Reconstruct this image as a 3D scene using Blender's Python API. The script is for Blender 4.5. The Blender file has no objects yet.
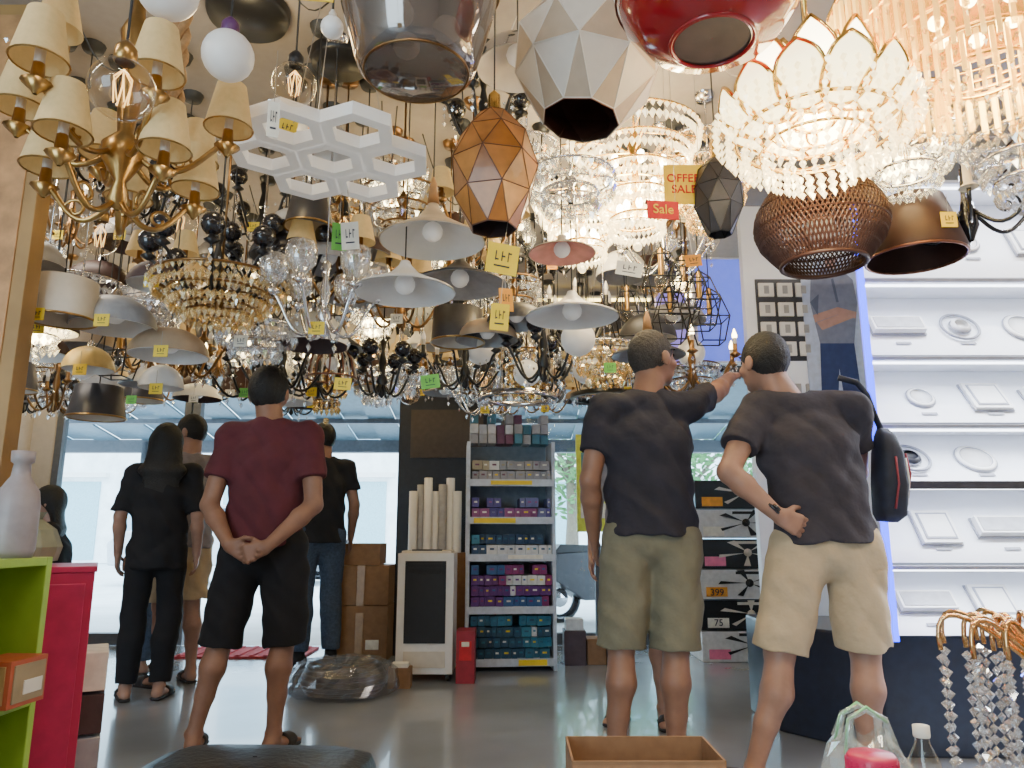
import bpy, math, random
import numpy as np
from mathutils import Vector, Matrix
RN=random.Random(11)
CEIL=3.0
pi=math.pi
# ---------------------------------------------------------------- materials
def M(name,col,rough=.5,metal=0,es=0,ecol=None,noise=.12,ns=25,bump=0,trans=0,alpha=1,coat=0,sheen=0,bd=.01):
    m=bpy.data.materials.new(name);m.use_nodes=True;nt=m.node_tree;P=nt.nodes['Principled BSDF']
    tc=nt.nodes.new('ShaderNodeTexCoord');nz=nt.nodes.new('ShaderNodeTexNoise')
    nz.inputs['Scale'].default_value=ns;nz.inputs['Detail'].default_value=3
    nt.links.new(tc.outputs['Object'],nz.inputs['Vector'])
    rp=nt.nodes.new('ShaderNodeValToRGB')
    rp.color_ramp.elements[0].position=.3;rp.color_ramp.elements[1].position=.7
    rp.color_ramp.elements[0].color=[c*(1-noise) for c in col]+[1]
    rp.color_ramp.elements[1].color=[min(1,c*(1+noise)) for c in col]+[1]
    nt.links.new(nz.outputs['Fac'],rp.inputs[0]);nt.links.new(rp.outputs[0],P.inputs['Base Color'])
    P.inputs['Roughness'].default_value=rough;P.inputs['Metallic'].default_value=metal
    P.inputs['Transmission Weight'].default_value=trans;P.inputs['Alpha'].default_value=alpha
    P.inputs['Coat Weight'].default_value=coat
    if es:
        P.inputs['Emission Color'].default_value=list(ecol or col)+[1];P.inputs['Emission Strength'].default_value=es
    if bump:
        bp=nt.nodes.new('ShaderNodeBump');bp.inputs['Strength'].default_value=bump;bp.inputs['Distance'].default_value=bd
        nt.links.new(nz.outputs['Fac'],bp.inputs['Height']);nt.links.new(bp.outputs[0],P.inputs['Normal'])
    return m
def glassy(name,col,fac,rough=.04,gcol=(1,1,1),diff=0,glow=0,gc=(1,.8,.5)):
    m=bpy.data.materials.new(name);m.use_nodes=True;nt=m.node_tree;nt.nodes.clear()
    o=nt.nodes.new('ShaderNodeOutputMaterial');mx=nt.nodes.new('ShaderNodeMixShader')
    t=nt.nodes.new('ShaderNodeBsdfTransparent');g=nt.nodes.new('ShaderNodeBsdfGlossy')
    fr=nt.nodes.new('ShaderNodeLayerWeight');fr.inputs[0].default_value=.5
    pw=nt.nodes.new('ShaderNodeMath');pw.operation='POWER';pw.inputs[1].default_value=3.5
    ma=nt.nodes.new('ShaderNodeMath');ma.operation='MULTIPLY_ADD';ma.inputs[1].default_value=.7;ma.inputs[2].default_value=fac;ma.use_clamp=True
    t.inputs[0].default_value=list(col)+[1];g.inputs[0].default_value=list(gcol)+[1];g.inputs['Roughness'].default_value=rough
    nt.links.new(fr.outputs['Facing'],pw.inputs[0]);nt.links.new(pw.outputs[0],ma.inputs[0]);nt.links.new(ma.outputs[0],mx.inputs[0])
    nt.links.new(t.outputs[0],mx.inputs[1]);nt.links.new(g.outputs[0],mx.inputs[2])
    last=mx
    if diff:
        d=nt.nodes.new('ShaderNodeBsdfDiffuse');d.inputs[0].default_value=list(gcol)+[1]
        m2=nt.nodes.new('ShaderNodeMixShader');m2.inputs[0].default_value=diff
        nt.links.new(mx.outputs[0],m2.inputs[1]);nt.links.new(d.outputs[0],m2.inputs[2]);last=m2
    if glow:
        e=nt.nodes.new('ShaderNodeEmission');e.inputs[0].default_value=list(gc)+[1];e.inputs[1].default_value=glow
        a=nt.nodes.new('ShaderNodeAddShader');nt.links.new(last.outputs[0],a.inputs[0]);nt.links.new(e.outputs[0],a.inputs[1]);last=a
    nt.links.new(last.outputs[0],o.inputs[0]);return m
white=M('white_enamel',(.78,.77,.76),.35,noise=.03)
offw=M('off_white',(.66,.6,.52),.5,noise=.05)
honeyw=M('honeycomb_white',(.85,.84,.82),.4,es=.15,ecol=(1,.96,.9),noise=.02)
fabric=M('cream_fabric',(.56,.41,.2),.8,es=.14,ecol=(1,.68,.25),noise=.06,ns=60,bump=.2)
brass=M('brass',(.46,.28,.1),.28,1,noise=.15)
dbrass=M('dark_brass',(.25,.14,.06),.3,1)
gold=M('gold',(.85,.55,.15),.2,1,noise=.05)
copper=M('copper_brown',(.22,.09,.055),.35,.7)
rattan=M('dark_rattan',(.055,.02,.014),.5,.2)
brownm=M('brown_shade',(.05,.022,.018),.5,.1)
black=M('black_metal',(.02,.02,.022),.35,.3)
matb=M('matt_black_panel',(.012,.012,.016),.55)
blackg=M('black_gloss',(.015,.015,.02),.12,coat=.6)
dgrey=M('dark_grey',(.055,.055,.065),.4,.3)
greyl=M('grey_shade',(.36,.36,.38),.4)
taupe=M('taupe_polygon',(.43,.32,.22),.5,noise=.06)
orangew=M('orange_wood',(.4,.15,.03),.35,noise=.3,ns=12,coat=.2)
seam=M('seam_dark',(.14,.05,.02),.4)
wood=M('wood',(.45,.24,.1),.5,noise=.25,ns=14)
redm=M('red_lacquer',(.33,.01,.015),.15,coat=.7,noise=.05)
dmesh=M('dark_mesh',(.07,.04,.04),.6)
chrome=M('chrome',(.75,.75,.78),.1,1,noise=.02)
cordm=M('cord',(.04,.04,.04),.6)
wirem=M('steel_wire',(.4,.38,.36),.4,.6)
crys=glassy('crystal',(.93,.96,1),.42,.05,diff=.12)
cryw=glassy('crystal_warm',(1,.88,.6),.42,.08,(1,.84,.52),diff=.22)
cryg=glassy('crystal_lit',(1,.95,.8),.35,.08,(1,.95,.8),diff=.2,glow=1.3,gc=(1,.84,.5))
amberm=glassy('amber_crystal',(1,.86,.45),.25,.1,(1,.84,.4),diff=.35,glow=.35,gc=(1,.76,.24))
smoke=glassy('smoked_glass',(.55,.49,.44),.2,.06,(.8,.74,.7),diff=.06)
clear=glassy('clear_glass',(.97,.93,.85),.05,.02)
window=glassy('window_glass',(.97,.99,1),.02,.02)
bulbE=M('bulb_warm_lit',(1,.9,.7),.4,es=20,ecol=(1,.76,.36))
bulbW=M('bulb_white_lit',(1,.97,.9),.4,es=28,ecol=(1,.88,.62))
bulb0=M('bulb_frosted',(.82,.8,.77),.3,es=.12,noise=.02)
petal=M('petal_lit',(1,.95,.8),.4,es=10,ecol=(1,.9,.6),noise=.03)
petal2=M('petal_lit_soft',(1,.93,.7),.4,es=4.2,ecol=(1,.85,.45),noise=.03)
fil=M('filament',(1,.6,.2),.4,es=3,ecol=(1,.6,.2))
yel=M('tag_yellow',(.85,.62,.03),.6,noise=.05);grn=M('tag_green',(.15,.5,.08),.6);wtag=M('tag_white',(.8,.77,.68),.6)
otag=M('tag_orange',(.85,.36,.04),.6);rtag=M('tag_red',(.6,.02,.03),.6);ink=M('ink',(.03,.03,.05),.6)
purple=M('purple_plastic',(.12,.04,.14),.4)
TAGS=[yel,yel,yel,grn,wtag,wtag,otag]
# ---------------------------------------------------------------- mesh builder
class B:
    def __init__(s): s.v=[];s.f=[];s.mi=[];s.sm=[];s.mats=[];s.T=Matrix.Identity(4)
    def add(s,vs,fs,mat,smooth=False):
        if mat not in s.mats:s.mats.append(mat)
        k=s.mats.index(mat);o=len(s.v);T=s.T
        s.v.extend([tuple(T@Vector(p)) for p in vs])
        for f in fs:
            s.f.append([i+o for i in f]);s.mi.append(k);s.sm.append(smooth)
    def box(s,c,d,mat,rz=0):
        cx,cy,cz=c;a,b_,e=d[0]/2,d[1]/2,d[2]/2;cr,sr=math.cos(rz),math.sin(rz);vs=[]
        for z in(-e,e):
            for x,y in((-a,-b_),(a,-b_),(a,b_),(-a,b_)):vs.append((cx+x*cr-y*sr,cy+x*sr+y*cr,cz+z))
        s.add(vs,[(0,3,2,1),(4,5,6,7),(0,1,5,4),(1,2,6,5),(2,3,7,6),(3,0,4,7)],mat)
    def lathe(s,prof,mat,c=(0,0,0),n=24,smooth=True,cap=False,ph=0):
        vs=[];fs=[]
        for r,z in prof:
            for i in range(n):
                a=2*pi*i/n+ph;vs.append((c[0]+r*math.cos(a),c[1]+r*math.sin(a),c[2]+z))
        for j in range(len(prof)-1):
            for i in range(n):
                fs.append((j*n+i,j*n+(i+1)%n,(j+1)*n+(i+1)%n,(j+1)*n+i))
        if cap:
            fs.append(tuple(range(n))[::-1]);fs.append(tuple(range((len(prof)-1)*n,len(prof)*n)))
        s.add(vs,fs,mat,smooth)
    def sph(s,c,r,mat,n=12,sz=1):
        k=max(5,n//2+1)
        s.lathe([(max(1e-4,r*math.sin(pi*i/(k-1))),-r*sz*math.cos(pi*i/(k-1))) for i in range(k)],mat,c,n)
    def tube(s,pts,r,mat,n=6,closed=False):
        pts=[Vector(p) for p in pts];N=len(pts);vs=[];fs=[];rr=r if isinstance(r,(list,tuple)) else [r]*N
        up=None
        for i,p in enumerate(pts):
            a=pts[(i-1)%N] if (closed or i>0) else p;b_=pts[(i+1)%N] if (closed or i<N-1) else p
            t=(b_-a).normalized() if (b_-a).length>1e-9 else Vector((0,0,1))
            if up is None:
                up=Vector((0,0,1)) if abs(t.z)<.9 else Vector((1,0,0))
            u=(up-t*up.dot(t))
            if u.length<1e-4:u=t.orthogonal()
            u.normalize();up=u;w=t.cross(u)
            for k in range(n):
                an=2*pi*k/n;vs.append(tuple(p+(u*math.cos(an)+w*math.sin(an))*rr[i]))
        for i in range(N if closed else N-1):
            j=(i+1)%N
            for k in range(n):fs.append((i*n+k,i*n+(k+1)%n,j*n+(k+1)%n,j*n+k))
        if not closed:
            fs.append(tuple(range(n))[::-1]);fs.append(tuple(range((N-1)*n,N*n)))
        s.add(vs,fs,mat,n>4)
    def ring(s,c,R,r,mat,n=28,k=6):
        s.tube([(c[0]+R*math.cos(2*pi*i/n),c[1]+R*math.sin(2*pi*i/n),c[2]) for i in range(n)],r,mat,k,True)
    def drop(s,c,w,h,mat):
        x,y,z=c;a=RN.random()*1.5;vs=[(x,y,z+h*.4)]
        for i in range(4):vs.append((x+w*math.cos(a+i*pi/2),y+w*math.sin(a+i*pi/2),z))
        vs.append((x,y,z-h*.6))
        s.add(vs,[(0,1,2),(0,2,3),(0,3,4),(0,4,1),(5,2,1),(5,3,2),(5,4,3),(5,1,4)],mat)
    def prism(s,outl,h0,h1,mat,axis='z'):
        n=len(outl);vs=[]
        for h in(h0,h1):
            for a,b_ in outl:
                vs.append((a,b_,h) if axis=='z' else ((a,h,b_) if axis=='y' else (h,a,b_)))
        s.add(vs,[tuple(range(n))[::-1],tuple(range(n,2*n))]+[(i,(i+1)%n,n+(i+1)%n,n+i) for i in range(n)],mat)
    def obj(s,name,loc=(0,0,0),rot=(0,0,0),bevel=0,parent=None):
        me=bpy.data.meshes.new(name);me.from_pydata(s.v,[],s.f)
        for m in s.mats:me.materials.append(m)
        me.polygons.foreach_set('material_index',s.mi);me.polygons.foreach_set('use_smooth',s.sm);me.update()
        o=bpy.data.objects.new(name,me);bpy.context.collection.objects.link(o);o.location=loc;o.rotation_euler=rot
        if bevel:
            md=o.modifiers.new('bevel','BEVEL');md.width=bevel;md.segments=2;md.limit_method='ANGLE'
        if parent:o.parent=parent
        return o
def cord(b,loc,z0,mat=cordm,r=.003,can=None,cr=.05):
    top=CEIL-loc[2]
    b.tube([(0,0,z0),(0,0,top-.02)],r,mat,5)
    b.lathe([(.001,top-.035),(cr*.8,top-.03),(cr,top-.001)],can or mat,n=14)
def shell(b,prof,mo,mi,n=28,t=.004,smooth=True):
    b.lathe(prof,mo,n=n,smooth=smooth);b.lathe([(max(r-t,.001),z-t*.3) for r,z in prof],mi,n=n,smooth=smooth)
def addtag(b,p,w,h,mat,string=.12,rz=0):
    b.tube([(p[0],p[1],p[2]+h/2),(p[0],p[1],p[2]+h/2+string)],.0012,wirem,3)
    b.box(p,(w,.002,h),mat,rz)
    for k in range(3):
        x=-w*.22+w*.2*k;z=p[2]+h*.08
        b.box((p[0]+x,p[1]-.002,z),(w*.035,.001,h*.32),ink);b.box((p[0]+x+w*.05,p[1]-.002,z+h*.12*(k-1)),(w*.1,.001,h*.05),ink)
    b.box((p[0],p[1]-.002,p[2]-h*.25),(w*.5,.001,h*.05),ink)
# ---------------------------------------------------------------- lamp types
def cone_lamp(name,loc,d,h,mat,inner=white,top=None,bulb=True):
    b=B();R=d/2;ht=h*.42
    pr=[(R,-h/2),(R*.985,-h/2+.006),(R*.62,-h/2+ht*.55),(R*.3,-h/2+ht),(R*.13,-h/2+ht*1.5),(.018,-h/2+ht*1.75)]
    shell(b,pr,mat,inner,32)
    if top:b.lathe([(.022,-h/2+ht*1.7),(.024,h*.2),(.014,h/2+.02),(.004,h/2+.05)],top,n=14)
    if bulb:
        b.sph((0,0,-h/2+ht*.45),min(.04,R*.25),bulb0,14);b.lathe([(.016,-h/2+ht*.6),(.016,-h/2+ht*1.6)],chrome,n=10)
    cord(b,loc,h*.3);return b.obj(name,loc)
def dome_lamp(name,loc,d,h,mat,inner=white,tag=None):
    b=B();R=d/2
    pr=[(R*math.cos(a),-h/2+h*math.sin(a)*.85) for a in [i*pi/2/7*.97 for i in range(8)]]
    shell(b,pr,mat,inner,24)
    b.lathe([(R*.16,h*.33),(R*.12,h*.5),(.01,h*.58)],chrome,n=12)
    b.sph((0,0,-h*.1),R*.28,bulb0,12)
    cord(b,loc,h*.5)
    if tag:addtag(b,(R*.3,-R-.01,-h*.3-.05),.06,.05,tag,.06)
    return b.obj(name,loc)
def drum_lamp(name,loc,d,h,mat,tag=None,taper=.8):
    b=B();R=d/2;shell(b,[(R,-h/2),(R*taper,h/2),(R*.2,h/2+.01),(.01,h/2+.012)],mat,offw,28)
    b.ring((0,0,-h/2),R,.005,brass);b.sph((0,0,-h*.1),R*.3,bulb0,12);cord(b,loc,h*.5)
    if tag:addtag(b,(0,-R-.01,-h*.3-.05),.06,.05,tag,.06)
    return b.obj(name,loc)
def globe_lamp(name,loc,d,mat=bulb0,holder=black,filament=False):
    b=B();R=d/2;b.sph((0,0,0),R,mat,24)
    b.lathe([(R*.3,R*.92),(R*.36,R*1.0),(R*.34,R*1.4),(R*.2,R*1.6),(.006,R*1.7)],holder,n=14)
    if filament:
        for k in range(6):
            a=k*pi/3;b.tube([(0,0,R*.7),(R*.3*math.cos(a),R*.3*math.sin(a),R*.3),(R*.2*math.cos(a+.5),R*.2*math.sin(a+.5),-R*.5)],.0016,fil,4)
    cord(b,loc,R*1.6);return b.obj(name,loc)
def chandelier(name,loc,d,h,frame=gold,cm=crys,tiers=3,lit=0,sp=.03,cs=.011,strl=None,tag=None):
    b=B();R=d/2;b.lathe([(.012,-h*.3),(.02,0),(.012,h*.2),(.03,h*.4),(.012,h*.55)],frame,n=12)
    for ti in range(tiers):
        r=R*(1-.75*ti/max(1,tiers));z=h/2-ti*h/tiers
        b.ring((0,0,z),r,.006,frame,26,5)
        for k in range(4):
            a=k*pi/2;b.tube([(0,0,z+.02),(r*math.cos(a),r*math.sin(a),z)],.004,frame,4)
        n=max(8,min(60,int(2*pi*r/sp)));L=strl or h/tiers*1.1
        for i in range(n):
            a=2*pi*i/n;q=max(2,int(L/(cs*3.2)))
            for j in range(q):
                rr=r*(1-.08*j/q);b.drop((rr*math.cos(a),rr*math.sin(a),z-.012-j*cs*3.2),cs*(1 if j<q-1 else 1.3),cs*(2.6 if j<q-1 else 4),cm)
    b.sph((0,0,-h/2-.02),.02,cm,10)
    if lit:
        for k in range(8):
            a=k*pi/4;b.sph((R*.5*math.cos(a),R*.5*math.sin(a),h*.15),.018,bulbW if lit>1 else bulbE,8,1.8)
            b.sph((R*.25*math.cos(a),R*.25*math.sin(a),-h*.2),.016,bulbW if lit>1 else bulbE,8,1.6)
    cord(b,loc,h*.5,frame,.005,frame)
    if tag:addtag(b,(0,-R-.01,-h*.3),.06,.05,tag,.1)
    return b.obj(name,loc)
def arm_lamp(name,loc,d,h,frame=dbrass,n=6,kind='shade',cm=crys,balls=None,tag=None,lit=False):
    b=B();R=d/2
    b.lathe([(.004,-h*.45),(.02,-h*.4),(.01,-h*.3),(.032,-h*.2),(.014,-h*.05),(.022,h*.1),(.01,h*.3),(.02,h*.45),(.006,h*.5)],frame,n=14)
    for k in range(n):
        a=2*pi*k/n+.3;ca,sa=math.cos(a),math.sin(a);pts=[]
        for i in range(11):
            t=i/10;pts.append((ca*R*t,sa*R*t,-h*.15-h*.28*math.sin(pi*min(1,t*1.15))*(1) +h*.2*t**3))
        b.tube(pts,.007,frame,6);e=pts[-1];ez=e[2]
        b.lathe([(.006,ez-.01),(.03,ez+.005),(.012,ez+.02),(.012,ez+.06)],frame,(e[0],e[1],0),n=10)
        if kind=='shade':
            s=.05;b.lathe([(s*1.25,ez+.04),(s*.75,ez+.15)],fabric,(e[0],e[1],0),n=20)
        elif kind=='candle':
            b.lathe([(.011,ez+.02),(.011,ez+.09)],offw,(e[0],e[1],0),n=8);b.lathe([(.011,ez+.09),(.014,ez+.105),(.002,ez+.14)],bulbE if lit else bulb0,(e[0],e[1],0),n=8)
        elif kind=='glass':
            b.lathe([(.02,ez+.03),(.055,ez+.07),(.06,ez+.12),(.05,ez+.15)],cm,(e[0],e[1],0),n=16)
            if lit:b.sph((e[0],e[1],ez+.09),.02,bulbE,8)
        elif kind=='ball':
            b.sph((e[0],e[1],ez+.07),.045,balls or blackg,14)
        for j in range(3):b.drop((e[0],e[1],ez-.03-.035*j),.009,.03,cm)
        m_=pts[5];b.drop((m_[0],m_[1],m_[2]-.03),.01,.04,cm)
        a2=2*pi*(k+1)/n+.3
        for q in range(1,6):
            t=q/6;x=(ca*(1-t)+math.cos(a2)*t)*R*.9;y=(sa*(1-t)+math.sin(a2)*t)*R*.9;b.drop((x,y,ez-.02-.05*math.sin(pi*t)),.007,.018,cm)
    cord(b,loc,h*.5,frame,.004,frame)
    if tag:addtag(b,(0,-R*.5,-h*.4),.06,.05,tag,.1)
    return b.obj(name,loc)
def poly_lamp(name,loc,prof,n,mat,inner,seamm,hole=True,tilt=(0,0,0),mat2=None):
    b=B();vs=[];m=len(prof)
    for j,(r,z) in enumerate(prof):
        for i in range(n):
            a=2*pi*(i+(.5 if j%2 else 0))/n;vs.append((r*math.cos(a),r*math.sin(a),z))
    fs=[];ed=set();fs2=[]
    for j in range(m-1):
        for i in range(n):
            i2=(i+1)%n;A=j*n+i;Bq=j*n+i2;C=(j+1)*n+i;D=(j+1)*n+i2
            tr=[(A,Bq,C),(Bq,D,C)] if j%2==0 else [(A,Bq,D),(A,D,C)]
            fs.append(tr[0]);fs2.append(tr[1])
            for t in tr:
                for q in range(3):ed.add(tuple(sorted((t[q],t[(q+1)%3]))))
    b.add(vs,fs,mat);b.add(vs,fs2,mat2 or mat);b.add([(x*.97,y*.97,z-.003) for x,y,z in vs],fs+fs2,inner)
    for e in ed:b.tube([vs[e[0]],vs[e[1]]],.002,seamm,4)
    zt=prof[-1][1];b.lathe([(prof[-1][0],zt),(.022,zt+.015),(.02,zt+.07),(.004,zt+.09)],gold,n=12)
    b.sph((0,0,0),.045,bulb0,14);b.lathe([(.018,.03),(.018,zt)],black,n=10);cord(b,loc,zt+.08)
    return b.obj(name,loc,tilt)
# ---------------------------------------------------------------- SDF people
class SDF:
    def __init__(s,lo,hi,h):
        s.lo=np.array(lo,float);s.h=h;s.n=np.ceil((np.array(hi)-s.lo)/h).astype(int)+1
        s.c=[(s.lo[i]+h*np.arange(s.n[i])).astype(np.float32) for i in range(3)]
        s.f=np.full(tuple(s.n),.3,np.float32)
    def add(s,fn,lo,hi,k=.012,cuts=(),sub=False):
        m=k+3*s.h+.004
        i0=np.clip(np.floor((np.array(lo)-m-s.lo)/s.h).astype(int),0,s.n-1);i1=np.clip(np.ceil((np.array(hi)+m-s.lo)/s.h).astype(int)+1,1,s.n)
        sl=tuple(slice(i0[i],i1[i]) for i in range(3))
        X=s.c[0][sl[0]][:,None,None];Y=s.c[1][sl[1]][None,:,None];Z=s.c[2][sl[2]][None,None,:]
        d=fn(X,Y,Z)
        for p,nn in cuts:
            d=np.maximum(d,(X-p[0])*nn[0]+(Y-p[1])*nn[1]+(Z-p[2])*nn[2])
        a=s.f[sl]
        if sub:s.f[sl]=np.maximum(a,-d);return
        q=np.clip(.5+.5*(d-a)/k,0,1);s.f[sl]=d*(1-q)+a*q-k*q*(1-q)
    def cone(s,a,b,ra,rb,k=.012,cuts=()):
        a=np.array(a,float);b=np.array(b,float);ba=b-a;bb=float(ba@ba)+1e-9
        def fn(X,Y,Z):
            dx=X-a[0];dy=Y-a[1];dz=Z-a[2];t=np.clip((dx*ba[0]+dy*ba[1]+dz*ba[2])/bb,0,1)
            return np.sqrt((dx-t*ba[0])**2+(dy-t*ba[1])**2+(dz-t*ba[2])**2)-(ra+(rb-ra)*t)
        r=max(ra,rb);s.add(fn,np.minimum(a,b)-r,np.maximum(a,b)+r,k,cuts)
    def flat(s,a,b,ua,va,ub,vb,uax,k=.02,cuts=(),rw=None):
        a=np.array(a,float);b=np.array(b,float);ba=b-a;L=np.linalg.norm(ba)+1e-9;w=ba/L
        u=np.array(uax,float);u=u-w*(u@w);u/=np.linalg.norm(u);v=np.cross(w,u);bb=L*L
        def fn(X,Y,Z):
            dx=X-a[0];dy=Y-a[1];dz=Z-a[2];t=np.clip((dx*ba[0]+dy*ba[1]+dz*ba[2])/bb,0,1)
            qx=dx-t*ba[0];qy=dy-t*ba[1];qz=dz-t*ba[2];ru=ua+(ub-ua)*t;rv=va+(vb-va)*t
            e=((qx*u[0]+qy*u[1]+qz*u[2])/ru)**2+((qx*v[0]+qy*v[1]+qz*v[2])/rv)**2+((qx*w[0]+qy*w[1]+qz*w[2])/(rw or np.minimum(ru,rv)))**2
            return (np.sqrt(e)-1)*np.minimum(ru,rv)
        r=max(ua,va,ub,vb);s.add(fn,np.minimum(a,b)-r,np.maximum(a,b)+r,k,cuts)
    def ell(s,c,r,R=None,k=.01,cuts=(),sub=False):
        c=np.array(c,float);R=np.eye(3) if R is None else R
        def fn(X,Y,Z):
            dx=X-c[0];dy=Y-c[1];dz=Z-c[2];k0=0;k1=0
            for i in range(3):
                q=dx*R[0,i]+dy*R[1,i]+dz*R[2,i];k0=k0+(q/r[i])**2;k1=k1+(q/r[i]**2)**2
            k0=np.sqrt(k0);return k0*(k0-1)/np.maximum(np.sqrt(k1),1e-6)
        m=max(r);s.add(fn,c-m,c+m,k,cuts,sub)
    def folds(s,amp,fx=26,fz=13,ph=0):
        X=s.c[0][:,None,None];Y=s.c[1][None,:,None];Z=s.c[2][None,None,:]
        def ridge(v):return 1-2*np.abs(np.sin(v))
        s.f=s.f+(amp*.55*ridge(fx*.55*X+3.2*np.sin(5*Z+ph)+4*Y+.8*np.sin(11*Z))*np.sin(fz*.7*Z+4*X+ph+2*Y)+amp*.5*ridge(15*Z+9*X+ph+2*np.sin(9*X+3*Y))*np.sin(11*Y+7*X+ph)+amp*.25*np.sin(60*X+30*Z)*np.sin(37*Z+ph)).astype(np.float32)
    def mesh(s,name,mat,parent):
        f=s.f;n=s.n;cid=[];cp=[];quads=[]
        for ax in range(3):
            j,k=(ax+1)%3,(ax+2)%3
            sa=[slice(None)]*3;sb=[slice(None)]*3;sa[ax]=slice(0,-1);sb[ax]=slice(1,None)
            a=f[tuple(sa)];b=f[tuple(sb)];idx=np.argwhere((a<0)!=(b<0))
            ok=(idx[:,j]>0)&(idx[:,k]>0)&(idx[:,j]<n[j]-1)&(idx[:,k]<n[k]-1);idx=idx[ok]
            av=a[tuple(idx.T)];bv=b[tuple(idx.T)];t=av/(av-bv);pos=idx.astype(float);pos[:,ax]+=t
            q=[]
            for dj,dk in((0,0),(1,0),(1,1),(0,1)):
                c=idx.copy();c[:,j]-=dj;c[:,k]-=dk;fl=(c[:,0]*n[1]+c[:,1])*n[2]+c[:,2]
                q.append(fl);cid.append(fl);cp.append(pos)
            q=np.stack(q,1);rev=av>=0;q[rev]=q[rev][:,::-1];quads.append(q)
        cid=np.concatenate(cid);cp=np.concatenate(cp);quads=np.concatenate(quads)
        u,inv=np.unique(cid,return_inverse=True);cnt=np.bincount(inv)
        V=np.stack([np.bincount(inv,cp[:,i])/cnt for i in range(3)],1)*s.h+s.lo
        Q=np.searchsorted(u,quads)
        me=bpy.data.meshes.new(name);me.vertices.add(len(V));me.vertices.foreach_set('co',V.astype(np.float32).ravel())
        me.loops.add(Q.size);me.loops.foreach_set('vertex_index',Q.astype(np.int32).ravel())
        me.polygons.add(len(Q));me.polygons.foreach_set('loop_start',np.arange(0,Q.size,4,dtype=np.int32))
        me.materials.append(mat);me.update(calc_edges=True);me.validate()
        me.polygons.foreach_set('use_smooth',[True]*len(me.polygons))
        o=bpy.data.objects.new(name,me);bpy.context.collection.objects.link(o);o.parent=parent
        sm=o.modifiers.new('smooth','SMOOTH');sm.iterations=2;sm.factor=.5
        return o
def nrm(v):v=np.array(v,float);return v/np.linalg.norm(v)
def hand(S,w,d,pn,td,curl=.35,sc=1.,kk=.005):
    w=np.array(w,float);d=nrm(d);pn=np.array(pn,float);pn=nrm(pn-d*(pn@d));r=np.cross(d,pn);r=r if r@np.array(td,float)>0 else -r
    offs=[-.031,-.0105,.0105,.031];lens=[.062,.078,.084,.076]
    for i in range(4):
        base=w+d*.088*sc+r*offs[i]*sc-d*(.008 if i==0 else 0)
        S.cone(w+r*offs[i]*.55*sc+d*.01,base,.016*sc,.0125*sc,.012)
        p=base;a=curl*.6;L=lens[i]*sc
        for q,(fr,rad) in enumerate(((.45,.0092),(.3,.0084),(.25,.0076))):
            dd=d*math.cos(a)+pn*math.sin(a)+r*(offs[i]*1.2);p2=p+nrm(dd)*L*fr
            S.cone(p,p2,rad*sc,(rad-.0008)*sc,kk);p=p2;a+=curl
    p=w+d*.025*sc+r*.024*sc;t1=nrm(d*.65+r*.7+pn*.3);p2=p+t1*.045*sc;S.cone(p,p2,.014*sc,.0105*sc,.008)
    t2=nrm(d*.85+r*.35+pn*.35);S.cone(p2,p2+t2*.032*sc,.0105*sc,.0085*sc,kk)
eyem=M('eye_dark',(.02,.015,.01),.1)
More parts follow.
